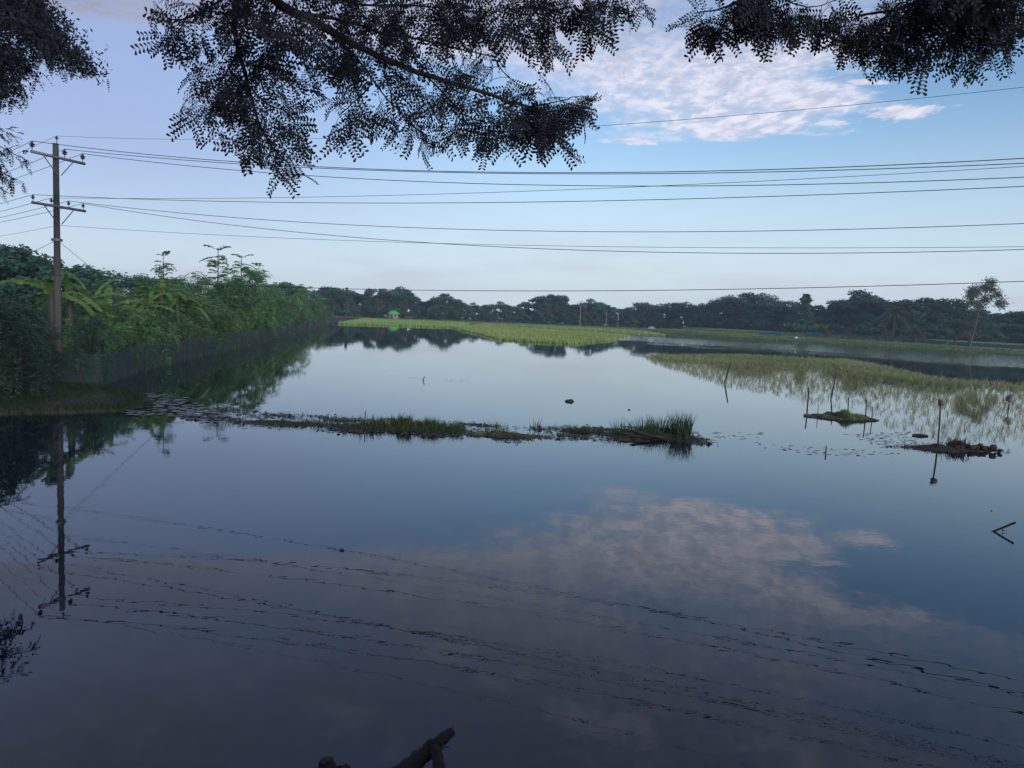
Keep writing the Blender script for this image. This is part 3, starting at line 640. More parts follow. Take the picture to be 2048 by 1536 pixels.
# little bananas behind the blue nets
for px, Y, lab in ((1572, 236, 'leftmost small banana behind the short blue net'), (1588, 236, 'small banana behind the middle of the short blue net'), (1604, 234, 'rightmost small banana behind the short blue net'), (1634, 232, 'small banana between the two blue net pieces'), (1652, 230, 'small banana left of the reddish plant')):
    p = at(px, horizon(px), Y); e = thing('banana_plant', lab, 'banana plant', (p.x, p.y, bz(p)), rng.uniform(0, 6), 'small bananas on the right bank', (1.15,) * 3)
    s_ = link('stem', STEM, e); s_.scale = (.9, .9, .9)
    for k in range(8):
        o = link('leaf', BL['y' if k < 3 else 'g'][0], e, (0, 0, 1.7)); o.rotation_euler = (rng.uniform(-.4, .4), -.7 + rng.uniform(-.3, .4), k * 2.4); o.scale = (.85,) * 3
p = at(1656, horizon(1656), 222); mb = MB(); n = 220; P = rng.normal(0, 1, (n, 3)) * [.5, .5, .55] + [0, 0, .9]; U = rand_unit(n) * .22
leaves(mb, P, U, np.cross(unit(U), rand_unit(n)) * .12, rng.uniform(0, 1, n)); o = mb.build('red_shrub', leafy('red_leaf', (.20, .06, .03), (.30, .12, .06), .2)); o.location = (p.x, p.y, bz(p)); tag(o, 'small reddish-brown shrub between the blue net pieces', 'shrub')
def lump(mb, r, c=(0, 0, 0), seed=0, nu=14, nv=8, rough=.18, tint=.5, up_only=True):
    g2 = np.random.default_rng(seed); th = np.linspace(0, 2 * np.pi, nu, endpoint=False); ph = np.linspace(0, math.pi / 2 if up_only else math.pi, nv)
    ks = g2.normal(size=(5, 3)) * 2.5; ps = g2.uniform(0, 6, 5); V = []
    for f in ph:
        for a in th:
            d = np.array([math.cos(a) * math.sin(f), math.sin(a) * math.sin(f), math.cos(f)]); V.append(d * (1 + rough * sum(math.sin(k_ @ d + q) for k_, q in zip(ks, ps)) / 1.6 + g2.normal(0, rough * .12)) * np.array(r) + np.array(c))
    F = [[i * nu + j, (i + 1) * nu + j, (i + 1) * nu + (j + 1) % nu, i * nu + (j + 1) % nu] for i in range(nv - 1) for j in range(nu)]
    mb.add(np.array(V), F, tint)
for px, py, r, lab in ((1595, 676, (.85, .6, .5), 'larger white sack lying on the right bank grass'), (1610, 677, (.4, .35, .3), 'smaller white sack right of the larger one')):
    p = at(px, horizon(px), 212); mb = MB(); lump(mb, r, seed=px); o = mb.build('white_sack', M['white'], None, True); o.location = (p.x, p.y, bz(p)); tag(o, lab, 'sack')
p = at(1303, horizon(1303), 318); mb = MB(); lump(mb, (1.6, 1.0, 1.1), seed=4); o = mb.build('straw_heap', M['hut_wall'], None, True); o.location = (p.x, p.y, .8); tag(o, 'small grey heap at the end of the far bank', 'heap')
for px, Y, h, lab in ((1141, 250, 2.0, 'lone thin stake standing in the far rice'), (1255, 230, 1.2, 'short thin stake at the right tip of the far rice')):
    p = at(px, horizon(px), Y); mb = MB(); tube(mb, [(0, 0, -.4), (.02, 0, h)], [.08, .07], 6); o = mb.build('stake', M['bamboo']); o.location = (p.x, p.y, 0); tag(o, lab, 'stake')
# hut with a green roof
Yh = 292; p = at(787, horizon(787), Yh); e = thing('hut', 'small hut with bright green pyramid roof before the far trees', 'hut', (p.x, p.y, .8), .3, None, (.85,) * 3)
mb = MB(); box(mb, (0, 0, 1.0), (2.0, 1.7, 1.25)); mb.build('wall', M['hut_wall'], e)
mb = MB(); mb.add([(-2.7, -2.3, 2.2), (2.7, -2.3, 2.2), (2.7, 2.3, 2.2), (-2.7, 2.3, 2.2), (-.7, 0, 3.9), (.7, 0, 3.9), (-2.7, -2.3, 2.05), (2.7, -2.3, 2.05), (2.7, 2.3, 2.05), (-2.7, 2.3, 2.05)], [[0, 1, 5, 4], [2, 3, 4, 5], [6, 7, 1, 0], [7, 8, 2, 1], [8, 9, 3, 2], [9, 6, 0, 3], [9, 8, 7, 6]])
mb.add([(-2.7, -2.3, 2.2), (-2.7, 2.3, 2.2), (-.7, 0, 3.9), (2.7, -2.3, 2.2), (2.7, 2.3, 2.2), (.7, 0, 3.9)], [[1, 0, 2], [3, 4, 5]]); mb.build('roof', M['green_roof'], e)
mb = MB(); box(mb, (-.9, -1.71, .85), (.4, .03, .85)); mb.build('door', M['dark_glass'], e)
mb = MB(); box(mb, (.8, -1.71, 1.3), (.4, .03, .4)); mb.build('window', M['dark_glass'], e)

# ------------------------------------------------------------------ rice, grass, paddy (nobody could count them)
def tufts(name, poly, spacing, nb, h, w, matname, lean=.3, z=0.0, thin=None, hj=.25):
    P = scatter(poly, spacing)
    if thin is not None: P = P[thin(P)]
    n = len(P); B = np.repeat(P, nb, 0) + rng.normal(0, spacing * .12, (n * nb, 2))
    z = np.repeat(z(P), nb) if callable(z) else np.full(len(B), z)
    mb = MB(); hh = np.repeat(h * rng.uniform(1 - hj, 1 + hj, n), nb) * rng.uniform(.6, 1.1, n * nb)
    blades(mb, np.c_[B, z], hh, w, lean, tint=np.clip(np.repeat(rng.uniform(.15, .85, n) + .3 * np.sin(P[:, 0] * .21 + 2 * np.sin(P[:, 1] * .09)) * np.sin(P[:, 1] * .13), nb) + rng.normal(0, .15, n * nb), 0, 1))
    o = mb.build(name, M[matname]); o['kind'] = 'stuff'; return o
fieldA = [(-44, 183), (-30, 190), (-17, 201), (-14, 215), (-16, 240), (-18, 298), (-60, 298)]
tufts('far_rice', fieldA, .62, 4, .55, .16, 'rice', .35)
fieldB = [(-17, 201), (-12.9, 176), (-7, 146), (-2.2, 118), (3, 113), (9.5, 114), (18, 140), (29.7, 190), (24, 205), (8, 225), (-12, 262)]
tufts('far_rice', fieldB, .60, 4, .5, .15, 'rice', .35)
tufts('far_rice', [(20, 232), (44, 215), (50, 262), (48, 300), (10, 298), (-14, 292), (-8, 270), (12, 256)], .8, 4, .5, .18, 'rice', .35, thin=lambda P: np.sin(P[:, 1] * .23 + P[:, 0] * .03) > -.2)
edge = [np.array(RIGHT[k]) for k in range(1, 6)]
strip = [tuple(q + np.array([-1.5, -1.0])) for q in edge] + [tuple(q + np.array([14, 9])) for q in edge[::-1]]
tufts('bank_grass', strip, .6, 4, .5, .12, 'dry_grass', .4, bank_z)
strip2 = [tuple(q + np.array([12, 8])) for q in edge] + [tuple(q + np.array([36, 23])) for q in edge[::-1]]
tufts('bank_grass', strip2, .9, 4, .45, .16, 'dry_grass', .4, bank_z)
def paddy_thin(P):
    v_ = np.sin(P[:, 0] * .35 + 2 * np.sin(P[:, 1] * .11)) + np.sin(P[:, 1] * .21 + P[:, 0] * .15); far = (P[:, 1] - 28) / 50
    return rng.uniform(0, 1, len(P)) < np.clip(.56 + .14 * v_ + .5 * far, .2, 1)
pad_poly = poly_px((1285, 712), (1480, 712), (1700, 722), (1870, 757), (2060, 772), (2110, 800), (2100, 885), (1960, 882), (1850, 870), (1780, 852), (1735, 822), (1640, 808), (1560, 790), (1450, 772), (1370, 745), (1310, 727))
tufts('paddy_rice', pad_poly, .42, 6, .34, .016, 'paddy', .9, -.03, paddy_thin)
band = poly_px((1300, 712), (1480, 711), (1700, 721), (1870, 756), (2060, 771), (2060, 785), (1850, 770), (1680, 740), (1480, 728), (1330, 722))
tufts('paddy_rice', band, .45, 8, .42, .04, 'paddy', .6, -.03, lambda P: np.sin(P[:, 0] * .31 + 1.5 * np.sin(P[:, 1] * .17)) + rng.normal(0, .7, len(P)) > -.6)
tufts('spit_grass', [(-16.4, 24.6), (-15.0, 25.2), (-13.9, 26.2), (-13.7, 27.4), (-15.1, 30.0), (-17.4, 32.6), (-21, 33), (-24, 26)], .16, 4, .22, .02, 'shade_grass', .6, .08)
tufts('spit_grass', [(-24, 24.6), (-16.4, 24.2), (-13.8, 26), (-13.4, 27.6), (-16.8, 33.1), (-18, 32), (-15, 28), (-17, 25.5), (-24, 26)], .13, 4, .2, .018, 'shade_grass', .8, -.02)

# ------------------------------------------------------------------ left bank margin plants under the net
tufts('bank_grass', [(-18.8, 33.4), (-21.1, 43.6), (-24.7, 67.6), (-32.2, 112.8), (-33.2, 113), (-25.6, 67.9), (-22, 44), (-19.6, 34)], .28, 3, .35, .03, 'grass', .4, .0)

# ------------------------------------------------------------------ weed strip across the pond
strip_ctr = [(-11.2, 26.3), (-9.2, 25.6), (-7, 25.3), (-5, 25.0), (-3, 25.1), (-1, 24.9), (1, 24.9), (3, 25.5), (5, 25.6), (6.6, 25.8)]
def along(n, w):
    C = np.array(strip_ctr); s = rng.uniform(0, len(C) - 1.001, n); i = s.astype(int); f = (s - i)[:, None]
    P = C[i] * (1 - f) + C[i + 1] * f; k = rng.uniform(0, 1, n)
    P[:, 1] += .28 * np.sin(s * 4.1) + .2 * np.sin(s * 9.7 + 1); P += np.c_[rng.normal(0, .25, n), np.where(k < .32, rng.normal(1.35, .28, n), np.where(k < .76, rng.normal(-.75, .30, n), rng.uniform(-1.1, 1.8, n))) * w]; return P, s
mb = MB(); P, s = along(11000, 1.0); keep = np.sin(s * 5.2 + P[:, 1]) + np.sin(P[:, 1] * 5 + s * 9) + rng.normal(0, .7, len(P)) > np.interp(s, [0, 2.2, 2.8, 4.6, 5.2, 6.8, 7.4, 9], [.3, .5, -.2, -.2, .8, .6, -.2, -.1]); P = P[keep]; n = len(P)
U = np.c_[rng.normal(0, 1, (n, 2)), rng.normal(0, .12, n)]; U = unit(U) * rng.uniform(.03, .13, (n, 1)); V = np.c_[-U[:, 1], U[:, 0], np.zeros(n)] * .5
leaves(mb, np.c_[P, rng.uniform(.006, .03, n)], U, V, rng.uniform(0, 1, n)); o = mb.build('floating_weed', M['weed']); o['kind'] = 'stuff'
mb = MB(); P, s = along(5200, .95); P = P[np.sin(s * 7 + P[:, 1] * 1.3) + rng.normal(0, .6, len(P)) > np.interp(s, [0, 2.2, 2.8, 4.6, 5.2, 6.8, 7.4, 9], [.5, .7, .0, .0, .9, .8, .0, .0])]; blades(mb, np.c_[P, np.full(len(P), -.02)], rng.uniform(.06, .26, len(P)), .016, .5, tint=rng.uniform(0, 1, len(P))); o = mb.build('strip_grass', M['reed']); o['kind'] = 'stuff'
# low mats and mounds of earth and weed
def mound(name, label, cat, c, r, seed, grass=0, gh=.25, gm='grass', mt='soil', rough=.3):
    g2 = np.random.default_rng(seed); e = thing(name, label, cat, (c[0], c[1], 0)); mb = MB(); nu, nv = 72, 12
    th = np.linspace(0, 2 * np.pi, nu, endpoint=False); out = 1 + sum(g2.normal(0, rough / (k + 1) ** .6) * np.cos(k * th + g2.uniform(0, 6)) for k in range(1, 16)) * .55
    out = np.clip(out, .35, 1.6); f = np.linspace(0.0, 1, nv)
    X = f[:, None] * out[None] * np.cos(th)[None] * r[0]; Y = f[:, None] * out[None] * np.sin(th)[None] * r[1]
    hk = g2.normal(0, 1, (9, 2)) * [5, 7]; hp = g2.uniform(0, 6, 9)
    hum = sum(np.sin(X * k[0] + Y * k[1] + p_) for k, p_ in zip(hk, hp)) / 9
    Z = r[2] * np.maximum(0, 1 - f[:, None] ** 1.6) * (.75 + 1.3 * hum) - .05 * f[:, None] ** 4 + g2.normal(0, .012, X.shape)
    i = np.arange(nv - 1)[:, None] * nu + np.arange(nu)[None]; j = np.arange(nv - 1)[:, None] * nu + (np.arange(nu)[None] + 1) % nu
    mb.add(np.stack([X, Y, Z], -1).reshape(-1, 3), np.stack([i, j, j + nu, i + nu], -1).reshape(-1, 4)); mb.build('soil', M[mt], e, True)
    if grass:
        mb = MB(); ai = g2.integers(0, nu, grass); fi = np.minimum((np.sqrt(g2.uniform(0, 1, grass)) * nv * 1.04).astype(int), nv - 1)
        P = np.stack([X[fi, ai], Y[fi, ai], np.maximum(Z[fi, ai], -.02)], 1) + g2.normal(0, 1, (grass, 3)) * [.05, .03, .0]
        cl = np.clip(.55 + .6 * sum(np.sin(P[:, 0] * k[0] * 1.5 + p_) for k, p_ in zip(hk[:4], hp)) / 2, .15, 1.3)
        blades(mb, P, rng.uniform(.3, 1.1, grass) * gh * cl, .016, .7, tint=rng.uniform(0, 1, grass)); o = mb.build('grass', M[gm], e); o['kind'] = 'stuff'
        k = grass // 2; mb = MB(); a = g2.uniform(0, 6.28, k); q = g2.uniform(.75, 1.25, k); P = np.stack([np.cos(a) * q * r[0], np.sin(a) * q * r[1], g2.uniform(.004, .03, k)], 1)
        U = np.c_[g2.normal(0, 1, (k, 2)), g2.normal(0, .2, k)]; U = unit(U) * g2.uniform(.02, .08, (k, 1)); leaves(mb, P, U, np.c_[-U[:, 1], U[:, 0], np.zeros(k)] * .5, rng.uniform(0, 1, k)); o = mb.build('weed_litter', M['weed'], e); o['kind'] = 'stuff'
    return e
mound('weed_mound', 'low bright green weedy mound in the middle of the pond strip', 'mound', (-3.6, 25.0), (1.9, .55, .13), 3, 3200, .38, 'grass')
mound('weed_mound', 'thin dark weed mat at the left end of the pond strip', 'mound', (-7.6, 25.0), (1.7, .4, .07), 5, 900, .18, 'reed')
mound('weed_mound', 'brown matted mound left of the tallest reeds', 'mound', (-.2, 24.4), (1.3, .40, .11), 7, 900, .14, 'dry_grass')
mound('weed_mound', 'small green weedy hummock between brown mound and reeds', 'mound', (2.6, 25.9), (.7, .3, .09), 9, 700, .24, 'grass')
mound('weed_mound', 'dark muddy mound under the tallest reeds', 'mound', (5.1, 25.5), (1.5, .55, .18), 11, 1700, .34, 'reed')
mound('weed_mound', 'olive grassy raft among the thin stakes before the paddy', 'mound', (14.95, 33.3), (1.3, .95, .22), 13, 6500, .15, 'dry_grass', 'soil', .3)
me_ = mound('weed_mound', 'dark debris mound with rag-topped post', 'mound', (15.3, 25.6), (1.75, .5, .15), 17, 600, .2, 'weed', 'soil', .4)
mb = MB()
for k in range(26): lump(mb, np.array([1, .8, .8]) * rng.uniform(.05, .13), (rng.uniform(-.2, 1.6), rng.normal(0, .2), rng.uniform(.05, .16)), k, 8, 5, .3, 0.4, False)
o = mb.build('clod', M['soil'], me_, True); o['kind'] = 'stuff'
mb = MB(); n = 130; P = np.c_[rng.normal(.35, .2, n), rng.normal(0, .15, n), np.full(n, .12)]; blades(mb, P, rng.uniform(.12, .38, n), .035, .6, tint=rng.uniform(0, 1, n)); o = mb.build('red_weed', leafy('red_weed', (.05, .022, .026), (.085, .035, .04), .1), me_); o['kind'] = 'stuff'
# broken timber before the tallest reeds
tm = thing('driftwood', 'heap of dark broken planks lying before the tallest reeds', 'driftwood', (4.55, 25.0, 0))
for k, (x, y, L, a, tl, w) in enumerate(((-.15, 0, 1.0, .08, .05, .10), (.25, -.15, .9, -.12, .1, .07), (.0, .15, .8, .3, .16, .09), (.45, .05, .7, -.35, .2, .06), (-.45, .1, .7, .05, .02, .06))):
    mb = MB(); Mx = Matrix.Rotation(a, 3, 'Z') @ Matrix.Rotation(tl, 3, 'Y'); box(mb, (x, y, .09 + .05 * (k % 3)), (L * .5, w, .025), Mx); mb.build('plank', M['wood'], tm)
# reed clumps: tall stems, each clump a plant of its own
def reeds(px, py, label, n, h, r, lean=.22, w=.018, tall=.0):
    p = ground(px, py); mb = MB(); a = rng.uniform(0, 6.28, n); q = np.sqrt(rng.uniform(0, 1, n)) * r
    hh = h * rng.uniform(.35, 1.0, n) ** .8; blades(mb, np.stack([np.cos(a) * q, np.sin(a) * q * .5, np.full(n, -.05)], 1), hh, w, lean, az=np.where(rng.uniform(0, 1, n) < .7, a, rng.uniform(0, 6.28, n)), tint=rng.uniform(0, .9, n))
    o = mb.build('reed_clump', M['reed']); o.location = p; tag(o, label, 'reeds', 'reed clumps along the pond strip')
reeds(1362, 873, 'tallest and densest reed clump at the right end of the pond strip', 300, 1.05, .36, .2)
reeds(1318, 868, 'leaning reed clump just left of the tallest one', 200, .85, .45, .38)
reeds(1285, 866, 'loose reed clump above the broken planks', 90, .75, .4, .4)
reeds(1240, 866, 'thin upright reeds left of the broken planks', 60, .72, .4, .25)
reeds(1072, 858, 'few thin reeds standing at the right of the brown mound', 26, .55, .22, .2)
reeds(985, 856, 'sparse reeds over the brown mound', 34, .4, .35, .4)
reeds(860, 858, 'reeds at the right end of the green mound, leaning right', 130, .45, .6, .5)
reeds(735, 856, 'thin tall reeds left of the green mound', 40, .62, .35, .15)
reeds(650, 848, 'slanting reeds over the left half of the pond strip', 110, .42, .55, .6)
reeds(560, 850, 'short sparse reeds near the left end of the pond strip', 60, .25, .8, .4)
# lily pads by the dark spit
def pad_mesh():
    mb = MB(); k = 14; a = np.linspace(.18, 6.1, k); r = 1 + rng.normal(0, .05, k); V = np.vstack([[(0, 0, .0)], np.c_[np.cos(a) * r, np.sin(a) * r, rng.uniform(0, .05, k)]])
    mb.add(V, [[0, i, i + 1] for i in range(1, k)], rng.uniform(.2, .9)); return mb.mesh('lily_pad', M['pad'])
PADS = [pad_mesh() for _ in range(6)]
pp = scatter(poly_px((215, 812), (240, 788), (300, 784), (370, 795), (425, 818), (470, 838), (430, 848), (330, 833), (240, 832)), .36, .46)
pp = pp[rng.permutation(len(pp))][:290]
for q in pp:
    o = link('lily_pad', PADS[int(rng.integers(0, 6))], None, (q[0], q[1], .012 + rng.uniform(0, .015))); r_ = rng.uniform(.09, .185); o.scale = (r_, r_, r_); o.rotation_euler = (rng.normal(0, .04), rng.normal(0, .04), rng.uniform(0, 6.28))
    tag(o, 'flat mauve-grey lily pad floating beside the dark grassy spit', 'lily pad', 'lily pads beside the spit')
# scattered flecks on the open water
mb = MB()
for poly, k in ((poly_px((1510, 885), (1640, 895), (1800, 905), (1790, 915), (1640, 912), (1510, 895)), 60), (poly_px((1690, 868), (1830, 862), (1840, 900), (1760, 895)), 260), (poly_px((1400, 865), (1530, 862), (1520, 880), (1400, 885)), 26), (poly_px((780, 750), (960, 762), (950, 768), (780, 756)), 26), (poly_px((1000, 700), (1300, 690), (1290, 720), (1100, 730)), 60)):
    P = scatter(poly, .25, .5); P = P[rng.permutation(len(P))][:k]; n = len(P); U = np.c_[rng.normal(0, 1, n), rng.normal(0, .5, n), np.zeros(n)]; U = unit(U) * rng.uniform(.04, .14, (n, 1)); V = np.c_[-U[:, 1], U[:, 0], np.zeros(n)] * .4
    leaves(mb, np.c_[P, np.full(n, .006)], U, V, rng.uniform(0, .6, n))
o = mb.build('floating_fleck', M['weed']); o['kind'] = 'stuff'
for px, py, r, lab in ((1138, 803, (.20, .12, .10), 'dark clod floating alone in the middle of the pond'), (1258, 820, (.07, .05, .04), 'small dark clod floating above the reeds'), (684, 1101, (.035, .03, .035), 'tiny dark float on the open near water'), (1983, 1022, (.02, .02, .02), 'tiny dark speck of debris above the bent stick')):
    p = ground(px, py); mb = MB(); lump(mb, r, (0, 0, 0), px, 12, 7, .2, .5, False); o = mb.build('floating_clod', M['soil'], None, True); o.location = p; tag(o, lab, 'debris')

# ------------------------------------------------------------------ stakes in the water
def stake(base, top, r, label, bend=0.0, name='stake', mt='bamboo', deep=.5):
    p = ground(*base); q = at(*top, p.y) - p; mb = MB()
    tube(mb, smooth_path([-q * (deep / max(q.length, .1)), q * .5 + Vector((bend, 0, 0)), q], 4), np.linspace(r * 1.15, r * .8, 9), 7, bump=.06)
    o = mb.build(name, M[mt], None, True); o.location = p; return tag(o, label, 'stake') if label else o
stake((1449, 766), (1461, 727), .05, 'slanting stake at the left edge of the paddy')
stake((1614, 817), (1617, 776), .035, 'upright thin stake left of the grassy raft', .02)
stake((1661, 798), (1671, 747), .035, 'thin bent stake behind the grassy raft', .05)
stake((1696, 826), (1697, 795), .025, 'short thin stake at the middle of the grassy raft')
stake((1731, 838), (1733, 800), .028, 'thin stake at the right end of the grassy raft')
stake((1744, 841), (1745, 813), .02, 'rightmost short stake by the grassy raft')
stake((1635, 832), (1637, 807), .015, 'thin twig stake at the left tip of the grassy raft')
stake((1650, 906), (1652, 892), .022, 'short stake alone in open water below the grassy raft', .02)
stake((1983, 776), (1978, 756), .04, 'dark stub stake at the far edge of the paddy, right side')
stake((729, 853), (731, 822), .02, 'thin dark stake in the left half of the pond strip')
stake((846, 761), (849, 753), .03, 'small slanted stick far out in the calm water')
for base, top, r, rag, lab in (((1876, 884), (1881, 800), .03, .13, 'tall dark post with a rag tied round its top'), ((2016, 819), (2019, 797), .03, .17, 'post with a round bundle on top inside the paddy')):
    p = ground(*base); e = thing('rag_post', lab, 'post', p); q = at(*top, p.y) - p; mb = MB(); tube(mb, smooth_path([-q * .4, q * .5 + Vector((.015, 0, 0)), q * 1.02], 4), [r] * 9, 7, bump=.06); mb.build('post', M['bamboo'], e, True)
    mb = MB(); lump(mb, (rag, rag, rag * 1.25), tuple(q * .97), int(base[0]), 12, 9, .3, .5, False); mb.build('rag', M['rag'], e, True)
p = ground(1840, 872); mb = MB(); tube(mb, [(-.28, .02, .03), (0, 0, .05), (.3, -.03, .03)], [.04, .045, .03], 7, bump=.1); o = mb.build('log', M['wood'], None, True); o.location = p; tag(o, 'short dark log floating left of the rag-topped post', 'log')
p = ground(1987, 1063); e = thing('bent_stick', 'dark bare stick slanting out of the near water at the right edge', 'stick', p); q = at(2031, 1045, p.y - .05) - p; mb = MB()
tube(mb, smooth_path([-q * .5, q * .5, q * .93, q], 4), [.022] * 9 + [.026, .026, .024, .02], 7, bump=.05); mb.build('stem', M['dark_bark'], e, True)
q2 = at(2006, 1058, p.y) - p; mb = MB(); tube(mb, [q2 * 1, q2 + Vector((.0, 0, -.05))], [.008, .006], 5); tube(mb, [q2 + Vector((-.03, 0, -.03)), q2 + Vector((.1, 0, -.035))], [.006, .004], 5); mb.build('twig', M['dark_bark'], e)

# ------------------------------------------------------------------ utility pole and its lines
PB = Vector((-20.78, 33.75, 0)); Hp = 10.75
pole = thing('utility_pole', 'tall square concrete utility pole with two crossarms on the left bank', 'utility pole', PB)
mb = MB(); z = np.linspace(-.4, Hp, 12); w = np.linspace(.145, .112, 12)
V = np.array([[sx * a, sy * a, zz_] for zz_, a in zip(z, w) for sx, sy in ((-1, -1), (1, -1), (1, 1), (-1, 1))])
mb.add(V, [[i * 4 + j, i * 4 + (j + 1) % 4, i * 4 + 4 + (j + 1) % 4, i * 4 + 4 + j] for i in range(11) for j in range(4)] + [[44, 45, 46, 47]])
o = mb.build('shaft', M['concrete'], pole); o.rotation_euler = (0, 0, math.radians(28))
WD = Vector((.945, -.327, 0)).normalized(); AD = Vector((-WD.y, WD.x, 0)) * -1      # along the line, along the arm (towards the camera)
AD = Vector((-.33, -.944, 0))
def insulator(parent, pos, s=1.0):
    mb = MB()
    for z0, z1, r in ((0, .10, .016), (.10, .13, .035), (.13, .16, .085), (.16, .19, .045), (.19, .225, .10), (.225, .26, .05), (.26, .31, .04)):
        tube(mb, [(0, 0, z0 * s), (0, 0, z1 * s)], [r * s, r * s * .8], 10)
    o = mb.build('insulator', M['ceramic'], parent); o.location = pos; return o
ARMW = 1.32
ends = {}
for nm, zc, offs, hs in (('u', 10.12, (1.27, -.28, -1.2), 1.25), ('l', 7.97, (1.27, .40, -.45, -1.2), .9)):
    face = -WD * -.2
    ctr = Vector((0, 0, zc)) + WD * .19; Mx = np.array([[AD.x, WD.x, 0], [AD.y, WD.y, 0], [0, 0, 1]])
    mb = MB(); box(mb, ctr, (ARMW, .045, .055), Mx); mb.build('crossarm', M['steel'], pole)
    for sg in (1, -1):
        mb = MB(); a = ctr + AD * sg * .72 + Vector((0, 0, -.05)) - WD * .03; b2 = Vector((0, 0, zc - .75)) + AD * sg * .1 + WD * .19; tube(mb, [a, b2], [.022, .022], 5); mb.build('brace', M['steel'], pole)
    for k, of in enumerate(offs):
        pos = ctr + AD * of + Vector((0, 0, .055)); insulator(pole, pos, hs); ends[nm + str(k)] = PB + pos + Vector((0, 0, .31 * hs))
pos = Vector((.08, -.05, Hp - .25)); mb = MB(); tube(mb, [pos, pos + Vector((0, 0, .4))], [.02, .02], 6); mb.build('top_bracket', M['steel'], pole)
insulator(pole, pos + Vector((0, 0, .33)), .8); ends['t'] = PB + pos + Vector((0, 0, .57))
mb = MB(); tube(mb, [(0, 0, 6.45), (0, 0, 6.56)], [.235, .235], 8); mb.build('guy_clamp', M['steel'], pole)
ends['c'] = PB + Vector((.15, -.1, 7.15)); ends['lo'] = PB + Vector((.15, -2.9, 4.7))

def wire_fit(start, px_pts, r, label, group, smax=62, name='power_line'):
    """a sagging line in the vertical plane through the pole and the next support, out of frame to the right"""
    A = np.array(start); D = np.array(WD); Nn = np.array([-D[1], D[0], 0]); S, Z = [0.0], [A[2]]
    for px, py in px_pts:
        d = np.array(ray(px, py)); o_ = np.array([0, 0, EYE]); tt = ((A - o_) @ Nn) / (d @ Nn); q = o_ + d * tt
        S.append((q - A) @ D); Z.append(q[2])
    S, Z = np.array(S), np.array(Z); Wt = np.ones(len(S)); Wt[0] = 4
    c_ = np.polyfit(S, Z, 2, w=Wt); s = np.linspace(0, smax, 70); zf = np.polyval(c_, s) + (A[2] - np.polyval(c_, 0)) * np.exp(-s / 4)
    mb = MB(); tube(mb, A[None] + s[:, None] * D[None] + np.c_[0 * s, 0 * s, zf - A[2]], np.full(70, r), 5)
    o = mb.build(name, M['wire']); return tag(o, label, 'power line', group)
GW = 'power lines running from the pole to the right'
wire_fit(ends['t'], [(610, 279), (900, 268), (1164, 253), (1700, 210), (2048, 175)], .007, 'thin topmost wire from the pole tip rising to the right', GW)
wire_fit(ends['u0'], [(478, 320), (800, 341), (1080, 347), (1300, 346), (2048, 315)], .013, 'upper wire of the close pair from the top crossarm', GW)
wire_fit(ends['u1'], [(478, 326), (800, 343), (1080, 348), (1300, 348), (2048, 326)], .013, 'lower wire of the close pair from the top crossarm', GW)
wire_fit(ends['u2'], [(478, 340), (610, 350), (1000, 370), (1300, 372), (2048, 354)], .013, 'wire from the right end of the top crossarm', GW)
wire_fit(ends['l0'], [(420, 397), (600, 405), (900, 408), (1100, 406), (1300, 400), (2048, 371)], .011, 'wire from the left end of the lower crossarm', GW)
wire_fit(ends['l1'], [(420, 396), (600, 395), (900, 388), (1300, 372), (2048, 333)], .008, 'thin wire rising across the others to the right', GW)
wire_fit(ends['l2'], [(420, 432), (800, 456), (1080, 461), (1300, 462), (2048, 448)], .011, 'wire from the third insulator of the lower crossarm', GW)
wire_fit(ends['l3'], [(420, 447), (600, 470), (900, 488), (1100, 495), (1300, 500), (2048, 502)], .011, 'wire from the right end of the lower crossarm, nearly level', GW)
wire_fit(ends['c'], [(300, 447), (600, 480), (900, 489), (1080, 494), (1300, 497), (2048, 490)], .007, 'thin cable from the shaft below the lower crossarm', GW)
wire_fit(PB + Vector((-6, -.6, 5.2)), [(620, 577), (1000, 582), (1300, 579), (1500, 577), (2048, 564)], .010, 'lowest wire, hanging just over the far treetops', GW, 70)
LD = Vector((-.77, .64, 0))
for key, lab, dz_ in (('u0', 'wire leaving left from the left end of the top crossarm', -.055), ('u1', 'wire leaving left from the middle of the top crossarm', -.05), ('u2', 'wire leaving left from the right end of the top crossarm', -.05), ('t', 'thin wire leaving left from the pole tip', -.05),
                     ('l0', 'wire leaving left from the left end of the lower crossarm', -.03), ('l1', 'wire leaving left from the second insulator of the lower crossarm', -.035), ('l2', 'wire leaving left from the third insulator of the lower crossarm', -.035), ('l3', 'wire leaving left from the right end of the lower crossarm', -.035), ('c', 'thin cable leaving left from the shaft', -.03)):
    s = np.linspace(0, 45, 20); A = np.array(ends[key]); mb = MB(); tube(mb, A[None] + s[:, None] * np.array(LD)[None] + np.c_[0 * s, 0 * s, s * dz_ + s * s * abs(dz_) / 45], np.full(20, .007 if key in 'tc' else .011), 5)
    tag(mb.build('power_line', M['wire']), lab, 'power line', 'power lines leaving the pole to the left')
gp = Vector((0, 0, 6.5)) + PB
for end, lab in ((at(215, 562, 36), 'guy wire running down from the pole to the right'), (at(-20, 545, 30), 'guy wire running down from the pole to the left')):
    d = end - gp; t_ = gp.z / -d.z; q = gp + d * t_; mb = MB(); tube(mb, [gp, q], [.010, .010], 5); tag(mb.build('guy_wire', M['wire']), lab, 'guy wire', 'guy wires of the pole')

